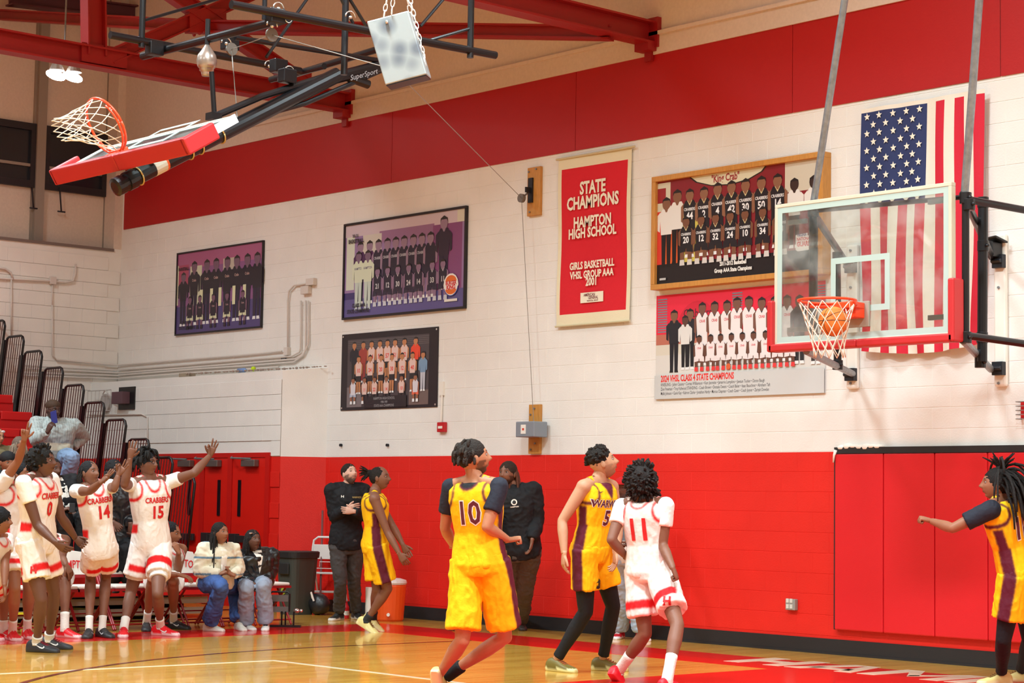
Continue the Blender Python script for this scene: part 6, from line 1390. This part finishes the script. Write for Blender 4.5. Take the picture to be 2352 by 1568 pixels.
# 15 with both arms out
R = person('player in white number 15 jersey and glasses with both arms spread wide', 20.2, 1.90, (343, 1100), (347, 1252), -58, head=(338, 1064, -.02), hyaw=-28, hpitch=4, skin=SK3, glasses=True, w=1.06, hipw=.088,
    arms={'R': ((286, 1112), -1, (299, 1050), -1, (311, 1008), (.3, -1, .1), 'three'), 'L': ((446, 1086), -1, (482, 1046), 1, (494, 1008), (-.2, -1, 0), 'three')},
    legs={'R': ((300, 1362), -1, (284, 1462, 0, -82, 0)), 'L': ((362, 1364), -1, (368, 1459, 0, -22, 0))}, uscale=1.08)
homekit(R, '15', .50, .02, wx=.02); socks(R, 1.74, .043); shoes(R, RS, logo=(.8, .76, .74), k=1.05)
legwear(R, WL, .35, .70, r=(.1, .092, .08, .07, .06, .05), name='undershorts')
hair_cap(R, BLK, r=(.084, .098, .100), off=(0, .030, -.013), amp=.006); hair_locks(R, 60, .11, .011, col=(.014, .012, .011), zmin=0.0, front=.55, spread=.15, sag=1.6, name='twists')
# 14
R = person('player in white number 14 jersey pointing both hands up the court', 19.6, 1.78, (213, 1112), (231, 1262), -55, head=(206, 1086, -.03), hyaw=-32, hpitch=8, skin=SK2, w=.9, shw=.2, hipw=.085,
    arms={'R': ((206, 1128), -1, (233, 1106), -1, (252, 1090), (0, -.6, .8), 'three', None, 0), 'L': ((262, 1122), -1, (272, 1090), 0, (288, 1064), (-.4, -1, 0), 'three')},
    legs={'R': ((208, 1325), -1, (204, 1464, 0, -86, 0)), 'L': ((243, 1325), -1, (234, 1463, 0, -48, 0))})
homekit(R, '14', .56, .02, wx=.0); socks(R, 1.76, .040); shoes(R, KS, logo=(.5, .5, .5), k=1.05)
hair_cap(R, BLK, r=(.080, .094, .096), off=(0, .028, -.013), amp=.003); hair_locks(R, 24, .10, .010, zmin=-.2, back=True, spread=.1, sag=2, name='braids', hang=.6)
# 0, walking past the bench
R = person('player in white number 0 jersey walking forward, arms hanging, black shoes', 17.7, 1.86, (86, 1094), (84, 1248), -22, head=(100, 1062, -.02), hyaw=-12, hpitch=8, skin=SK6, w=1.08, mouth=1,
    arms={'R': ((86, 1206), -1, (128, 1246), -1, (158, 1266), (.1, .9, .3), 'relax'), 'L': ((140, 1186), 1, (174, 1236), 1, (204, 1258), (-.2, -.9, .2), 'half')},
    legs={'R': ((94, 1376), -1, (84, 1497, 0, -16, 0)), 'L': ((124, 1362), -1, (112, 1490, 0, -6, 0))}, uscale=1.05)
homekit(R, '', .55, word=False); socks(R, 1.86, .046); shoes(R, ((.03, .03, .035), (.035, .04, .045), S(120, 24, 40)), logo=(.8, .8, .8), k=1.08)
chest(R, '0', .17, .52, -.02, 1, mred, .035, .85); chest(R, 'CRABBERS', .075, .72, 0, 1, mred, .035, .72, name='lettering')
h, kn, an = R.leg['R']; decal(R.stree, dtext('H', .08, .05, 1), h.lerp(kn, .46), (RGH*.98+FWH*.15).normalized(), UP, mred, R.t, 'letter', .006, 1)
hair_cap(R, (.012, .010, .009), r=(.102, .108, .116), off=(0, .034, -.032), amp=.014, fq=50); hair_locks(R, 90, .05, .012, col=(.014, .011, .010), zmin=-.5, front=.3, sag=.2, spread=.5, name='curls')
# arm raised behind him
R = person('player in white jersey raising one arm behind number 0', 19.2, 1.82, (40, 1112), (44, 1256), -40, head=(51, 1092, -.04), hyaw=-25, hpitch=10, skin=SK5,
    arms={'R': ((42, 1058), -1, (56, 1008), -1, (62, 966), (.2, -1, 0), 'two', (0, 0, .05)), 'L': ((78, 1170), 1, (86, 1215), 1, (90, 1240), (-.9, -.2, 0), 'relax')},
    legs={'R': ((34, 1352), -1, (28, 1470, 0, -60, 0)), 'L': ((66, 1352), -1, (62, 1466, 0, -60, 0))})
homekit(R, '', word=False); socks(R, 1.72, .042); shoes(R, RS, k=1.05)
hair_cap(R, BLK, r=(.080, .094, .096), off=(0, .030, -.013), amp=.004)
# cut by the frame, leaning forward from the bench
R = person('player in white jersey leaning forward at the very edge, cut by the frame', 18.7, 1.8, (-12, 1230), (-30, 1330), -25, head=(0, 1197, -.05), hyaw=-8, hpitch=4, skin=SK5,
    arms={'L': ((12, 1290), -1, (10, 1345), -1, (14, 1385), (-.7, -.3, 0), 'relax'), 'R': ((-40, 1300), -1, (-30, 1350), -1, (-20, 1380), (.7, 0, 0), 'relax')},
    legs={'L': ((8, 1352), -1, (8, 1468, 0, -18, 0)), 'R': ((-22, 1352), -1, (-30, 1470, 0, -30, 0))})
homekit(R, '', word=False, sl=True, length=.7); socks(R, 1.75, .042); shoes(R, RS, logo=(.8, .76, .74), k=1.05)
hair_cap(R, BLK, r=(.094, .102, .106), off=(0, .034, -.013), amp=.012, fq=50)
# seated on the chair behind number 0
R = person('player in white jersey and red shoes seated behind number 0', 20.1, 1.82, (112, 1235), (112, 1335), -45, head=(108, 1198, -.03), hyaw=-30, skin=SK2,
    arms={'L': ((142, 1280), -1, (152, 1298), -1, (162, 1316), (-.2, .5, -.8), 'relax'), 'R': ((92, 1290), -1, (112, 1306), -1, (130, 1316), (0, .5, -.8), 'relax')},
    legs={'L': ((150, 1322), -1, (148, 1464, 0, -30, 0)), 'R': ((116, 1326), -1, (112, 1452, 0, -55, 0))})
homekit(R, '', word=False, sl=False, length=.75); socks(R, 1.70, .045); shoes(R, RS, k=1.05)
hair_cap(R, BLK, r=(.080, .094, .096), off=(0, .030, -.013), amp=.004)
# seated behind 15, hand to his chin
R = person('player in white jersey seated behind number 15 with a hand to his chin', 21.0, 1.84, (386, 1254), (380, 1342), -40, head=(392, 1226, -.06), hyaw=-15, hpitch=-4, skin=SK5,
    arms={'L': ((408, 1312), -1, (410, 1268), -1, (402, 1250), (-.8, .5, 0), 'half'), 'R': ((360, 1318), -1, (412, 1320), -1, (436, 1326), (0, .2, -1), 'relax', None, 0)},
    legs={'R': ((350, 1330), -1, (336, 1448, 0, -80, 0)), 'L': ((398, 1334), -1, (398, 1444, 0, -25, 0))})
R.under = HW; jersey(R, HW, RED, None, t0=-.05, inf=.024); shorts(R, HW, None, None, length=.7)
socks(R, 1.74, .042); shoes(R, KS, logo=(.6, .6, .6), k=1.05)
hair_cap(R, BLK, r=(.080, .092, .096), off=(0, .032, -.013), amp=.004)
# the two girls at the end of the bench
BR = (.016, .013, .012)
R = person('girl in cream striped sweater and blue jeans with long braids, hands clasped', 20.9, 1.66, (502, 1254), (494, 1338), -55, head=(506, 1224, -.06), hyaw=-38, hpitch=8, skin=SK5, w=1.0,
    arms={'R': ((458, 1312), 0, (506, 1318), -1, (526, 1310), (0, -.5, .8), 'half', None, 0), 'L': ((548, 1308), 0, (536, 1320), -1, (522, 1312), (0, -.5, .8), 'half', None, 0)},
    legs={'R': ((508, 1344), -1, (482, 1449, 0, -28, 0)), 'L': ((540, 1346), -1, (548, 1447, 0, -62, 0))})
def swf(p, C=S(228, 220, 196)):
    z = p.z
    if abs((z*1.0) % .17-.085) < .008: return S(96, 128, 150)
    return C
longtop(R, 'sweater', S(228, 220, 196), .04, -.12, .078, fn=swf, wr=.016)
legwear(R, S(62, 92, 150), 0, 1.93, r=(.112, .105, .08, .085, .088, .09), top=.1, name='jeans', wr=.014, fn=lambda p: [c*(1+.25*noise.noise(p*9)) for c in S(66, 96, 156)])
shoes(R, (S(226, 220, 205), S(235, 230, 220), S(240, 236, 226)))
hair_cap(R, BR, r=(.080, .094, .098), off=(0, .030, -.013), amp=.003)
hair_locks(R, 60, .40, .008, col=BR, zmin=-.1, front=.2, spread=.05, sag=1.4, name='braids', hang=.8, side=.3)
m = M(); O, Rt, U = front(R, .62); decal(R.tree, lambda m: m.poly([(-.035, .2, 0), (.035, .2, 0), (.03, -.1, 0), (-.03, -.1, 0)]), O, Rt, U, mwht, R.t, 'undershirt', .004, 2)
R = person('girl in glossy black jacket and pale ripped jeans, seated beside the striped sweater', 21.35, 1.64, (585, 1268), (585, 1338), -62, head=(581, 1240, -.08), hyaw=-48, hpitch=8, skin=SK6, w=1.1,
    arms={'R': ((556, 1322), 0, (576, 1338), -1, (588, 1350), (.2, -.8, 0), 'half', None, 0), 'L': ((622, 1312), 0, (604, 1338), -1, (590, 1352), (-.2, -.8, 0), 'half', None, 0)},
    legs={'R': ((566, 1350), -1, (564, 1446, 0, -50, 0)), 'L': ((604, 1348), -1, (611, 1447, 0, -88, 0))})
longtop(R, 'jacket', BLK, .045, -.12, .085, material=coatm, wr=.02)
legwear(R, S(150, 160, 178), 0, 1.94, r=(.105, .1, .082, .086, .092, .096), top=.08, name='jeans', wr=.012, fn=lambda p: [c*(1+.15*noise.noise(p*9)) for c in S(150, 160, 178)])
shoes(R, (S(226, 222, 216), S(236, 232, 226), (.03, .03, .04)))
hair_cap(R, BR, r=(.082, .096, .100), off=(0, .026, -.013), amp=.004)
hair_locks(R, 50, .26, .010, col=BR, zmin=-.1, front=.25, spread=.08, sag=1.4, name='long_hair', hang=.8, side=.3)
O, Rt, U = front(R, .72); decal(R.tree, lambda m: m.poly([(-.05, .12, 0), (.05, .12, 0), (.0, -.12, 0)]), O, Rt, U, mwht, R.t, 'undershirt', .004, 2)
m = M(); c = R.hc+R.hu*.07*R.hd+R.hf*.06*R.hd-R.hl*.03
for s in (-1, 1): m.ball(c+R.hl*.03*s, (.026, .010, .012), 10, 6, ax=(R.hl, R.hu, R.hf))
obj('raised_glasses', m, chrome, R.t, smooth=True)
# ---------------------------------------------------------------- spectators on the bleachers
R = person('man in beanie and grey sweater filming with a blue phone on the bleachers', 24.3, 1.84, (128, 968), (122, 1048), -62, head=(122, 942, -.06), hyaw=-45, hpitch=-4, skin=S(84, 58, 50), glasses=True, w=1.25, beard=.6,
    arms={'R': ((84, 1012), -1, (110, 990), -1, (120, 968), (.5, .8, 0), 'half', None, 0), 'L': ((190, 1002), 1, (166, 1030), -1, (146, 1042), (0, .3, -1), 'relax', None, 0)},
    legs={'R': ((90, 1058), -1, (84, 1158, .62, -70, 0, .1)), 'L': ((166, 1052), -1, (146, 1148, .62, -60, 0, .0))})
def sw2(p):
    x, v, z = rel(R, p)
    if z > 0 and abs(x) < .16 and .2 < v < .42: return S(226, 224, 200)
    return S(176, 186, 184) if abs((x*34) % 1-.5) > .12 else S(150, 160, 160)
longtop(R, 'sweater', S(176, 186, 184), .04, -.1, .085, fn=sw2, wr=.016)
legwear(R, S(136, 162, 196), 0, 1.9, r=(.12, .11, .09, .09, .085, .08), top=.1, name='jeans', wr=.014); shoes(R, KS)
me = blob(R.hc+(R.hu*.05-R.hf*.012)*R.hd, (.088, .078, .105), (R.hl, R.hu, R.hf), .002, 30, 4); solid(me, S(70, 52, 40), .2); obj('beanie', me, clothm, R.t)
pc = dep(124, 958, depth(R.hc)-.22); m = M(); m.obox(pc, RGH*.036+UP*.012, FWH*.004, UP*.075-RGH*.012)
obj('smartphone', m, mat('phone_blue', S(40, 50, 130), .3), None, bevel=.004, label='dark blue phone held up by the man in the grey sweater', category='phone')
R = person('person in black jacket seated behind number 0 holding a phone', 21.9, 1.8, (128, 1106), (150, 1218), -55, head=(122, 1078, -.04), hyaw=-40, skin=SK6, beard=.7, w=1.15,
    arms={'R': ((118, 1170), -1, (140, 1172), -1, (158, 1166), (0, .2, -.9), 'half', None, 0), 'L': ((186, 1165), 1, (172, 1180), -1, (158, 1176), (0, -.8, .3), 'half', None, 0)},
    legs={'R': ((150, 1188), -1, (150, 1300, .45, -70, 0, -.3)), 'L': ((190, 1186), -1, (186, 1300, .45, -60, 0, -.3))})
longtop(R, 'jacket', BLK, .04, -.12, .085, wr=.018); legwear(R, (.014, .014, .016), 0, 1.93, r=(.11, .1, .08, .08, .075, .07), top=.1, name='trousers', wr=.01); shoes(R, KS)
O, Rt, U = front(R, .7); decal(R.tree, lambda m: m.poly([(-.06, .2, 0), (.06, .2, 0), (.04, -.22, 0), (-.04, -.22, 0)]), O, Rt, U, mwht, R.t, 'undershirt', .004, 2)
hair_cap(R, BLK, r=(.080, .094, .096), off=(0, .030, -.013), amp=.003)
m = M(); c = dep(166, 1166, depth(R.arm['R'][2])-.06); m.obox(c, RGH*.03, FWH*.005, UP*.05)
obj('smartphone', m, mblk, None, bevel=.004, label='black phone in the hands of the seated person in the black jacket', category='phone')
R = person('person in glossy black coat seated between numbers 14 and 15', 21.6, 1.78, (268, 1110), (274, 1250), -60, head=(262, 1082, -.04), hyaw=-50, skin=SK6, w=1.15,
    arms={'L': ((296, 1178), 1, (300, 1204), -1, (302, 1222), (-.2, -.8, 0), 'half'), 'R': ((246, 1180), -1, (262, 1200), -1, (272, 1210), (0, -.8, .2), 'half')},
    legs={'R': ((262, 1262), -1, (262, 1360, .05, -75, 0, -.2)), 'L': ((290, 1262), -1, (292, 1360, .05, -60, 0, -.2))})
longtop(R, 'coat', BLK, .045, -.14, .085, material=coatm, wr=.02); legwear(R, (.014, .014, .016), 0, 1.9, r=(.1, .09, .07, .07, .065, .06), top=.1, name='trousers', wr=.008); shoes(R, KS)
hair_cap(R, BLK, r=(.088, .10, .104), off=(0, .028, -.02), amp=.010)
cam_c = dep(252, 1090, depth(R.hc)-.25); m = M(); m.obox(cam_c, RGH*.06, FWH*.03, UP*.035); m.tube([cam_c, cam_c-FWH*.1+RGH*.02], .03, 12)
obj('camera', m, mblk, None, bevel=.004, label='black camera held in front of the person in the glossy black coat', category='camera')
R = person('person in black beanie and black jacket low on the bleachers', 22.0, 1.76, (16, 1092), (4, 1210), -70, head=(18, 1062, -.04), hyaw=-55, hpitch=-8, skin=SK5,
    arms={'L': ((52, 1150), -1, (30, 1180), -1, (18, 1190), (0, .2, -1), 'relax')}, legs={'L': ((36, 1200), -1, (34, 1300, .3, -60, 0, -.3)), 'R': ((-6, 1200), -1, (-6, 1300, .3, -60, 0, -.3))})
longtop(R, 'jacket', BLK, .04, -.12, .08, wr=.016); legwear(R, (.02, .02, .024), 0, 1.9, top=.1, name='trousers'); shoes(R, KS)
me = blob(R.hc+(R.hu*.045-R.hf*.014)*R.hd, (.088, .082, .106), (R.hl, R.hu, R.hf), .002, 30, 4); solid(me, BLK, .2); obj('beanie', me, clothm, R.t)
R = person('woman with light braided hair high on the bleachers behind the raised arm', 23.6, 1.66, (44, 1046), (44, 1120), -90, head=(44, 1026, -.03), hyaw=-60, hpitch=-20, skin=SK5,
    arms={}, legs={'L': ((60, 1118), -1, (58, 1200, .6, -80, 0, -.3)), 'R': ((30, 1118), -1, (28, 1200, .6, -80, 0, -.3))})
longtop(R, 'jacket', (.02, .02, .02), .04, -.12, .08, wr=.016, arms=['L', 'R']); legwear(R, (.02, .02, .024), 0, 1.9, top=.1, name='trousers'); shoes(R, KS)
hair_cap(R, S(110, 96, 84), r=(.086, .1, .102), off=(0, .026, -.02), amp=.005); hair_locks(R, 60, .22, .009, col=S(150, 136, 118), zmin=.0, front=.4, spread=.1, sag=1.3, name='braids', hang=.7)
R = person('woman with sunglasses pushed up on her hair at the edge of the bleachers', 24.2, 1.66, (-8, 1030), (-12, 1112), -70, head=(-6, 1004, -.03), hyaw=-40, skin=SK4,
    arms={}, legs={'L': ((10, 1112), -1, (10, 1200, .6, -80, 0, -.3)), 'R': ((-20, 1112), -1, (-20, 1200, .6, -80, 0, -.3))}, glasses=True)
longtop(R, 'jacket', S(120, 110, 80), .04, -.12, .08, wr=.016, arms=['L', 'R']); legwear(R, (.02, .02, .024), 0, 1.9, top=.1, name='trousers'); shoes(R, KS)
hair_cap(R, BLK, r=(.084, .096, .1), off=(0, .028, -.02), amp=.005)
m = M(); c = R.hc+R.hu*.07*R.hd+R.hf*.07*R.hd
for s in (-1, 1): m.ball(c+R.hl*.032*s, (.03, .018, .014), 10, 6, ax=(R.hl, R.hu, R.hf))
obj('raised_glasses', m, mat('pale_lens', S(220, 214, 214), .2), R.t, smooth=True)
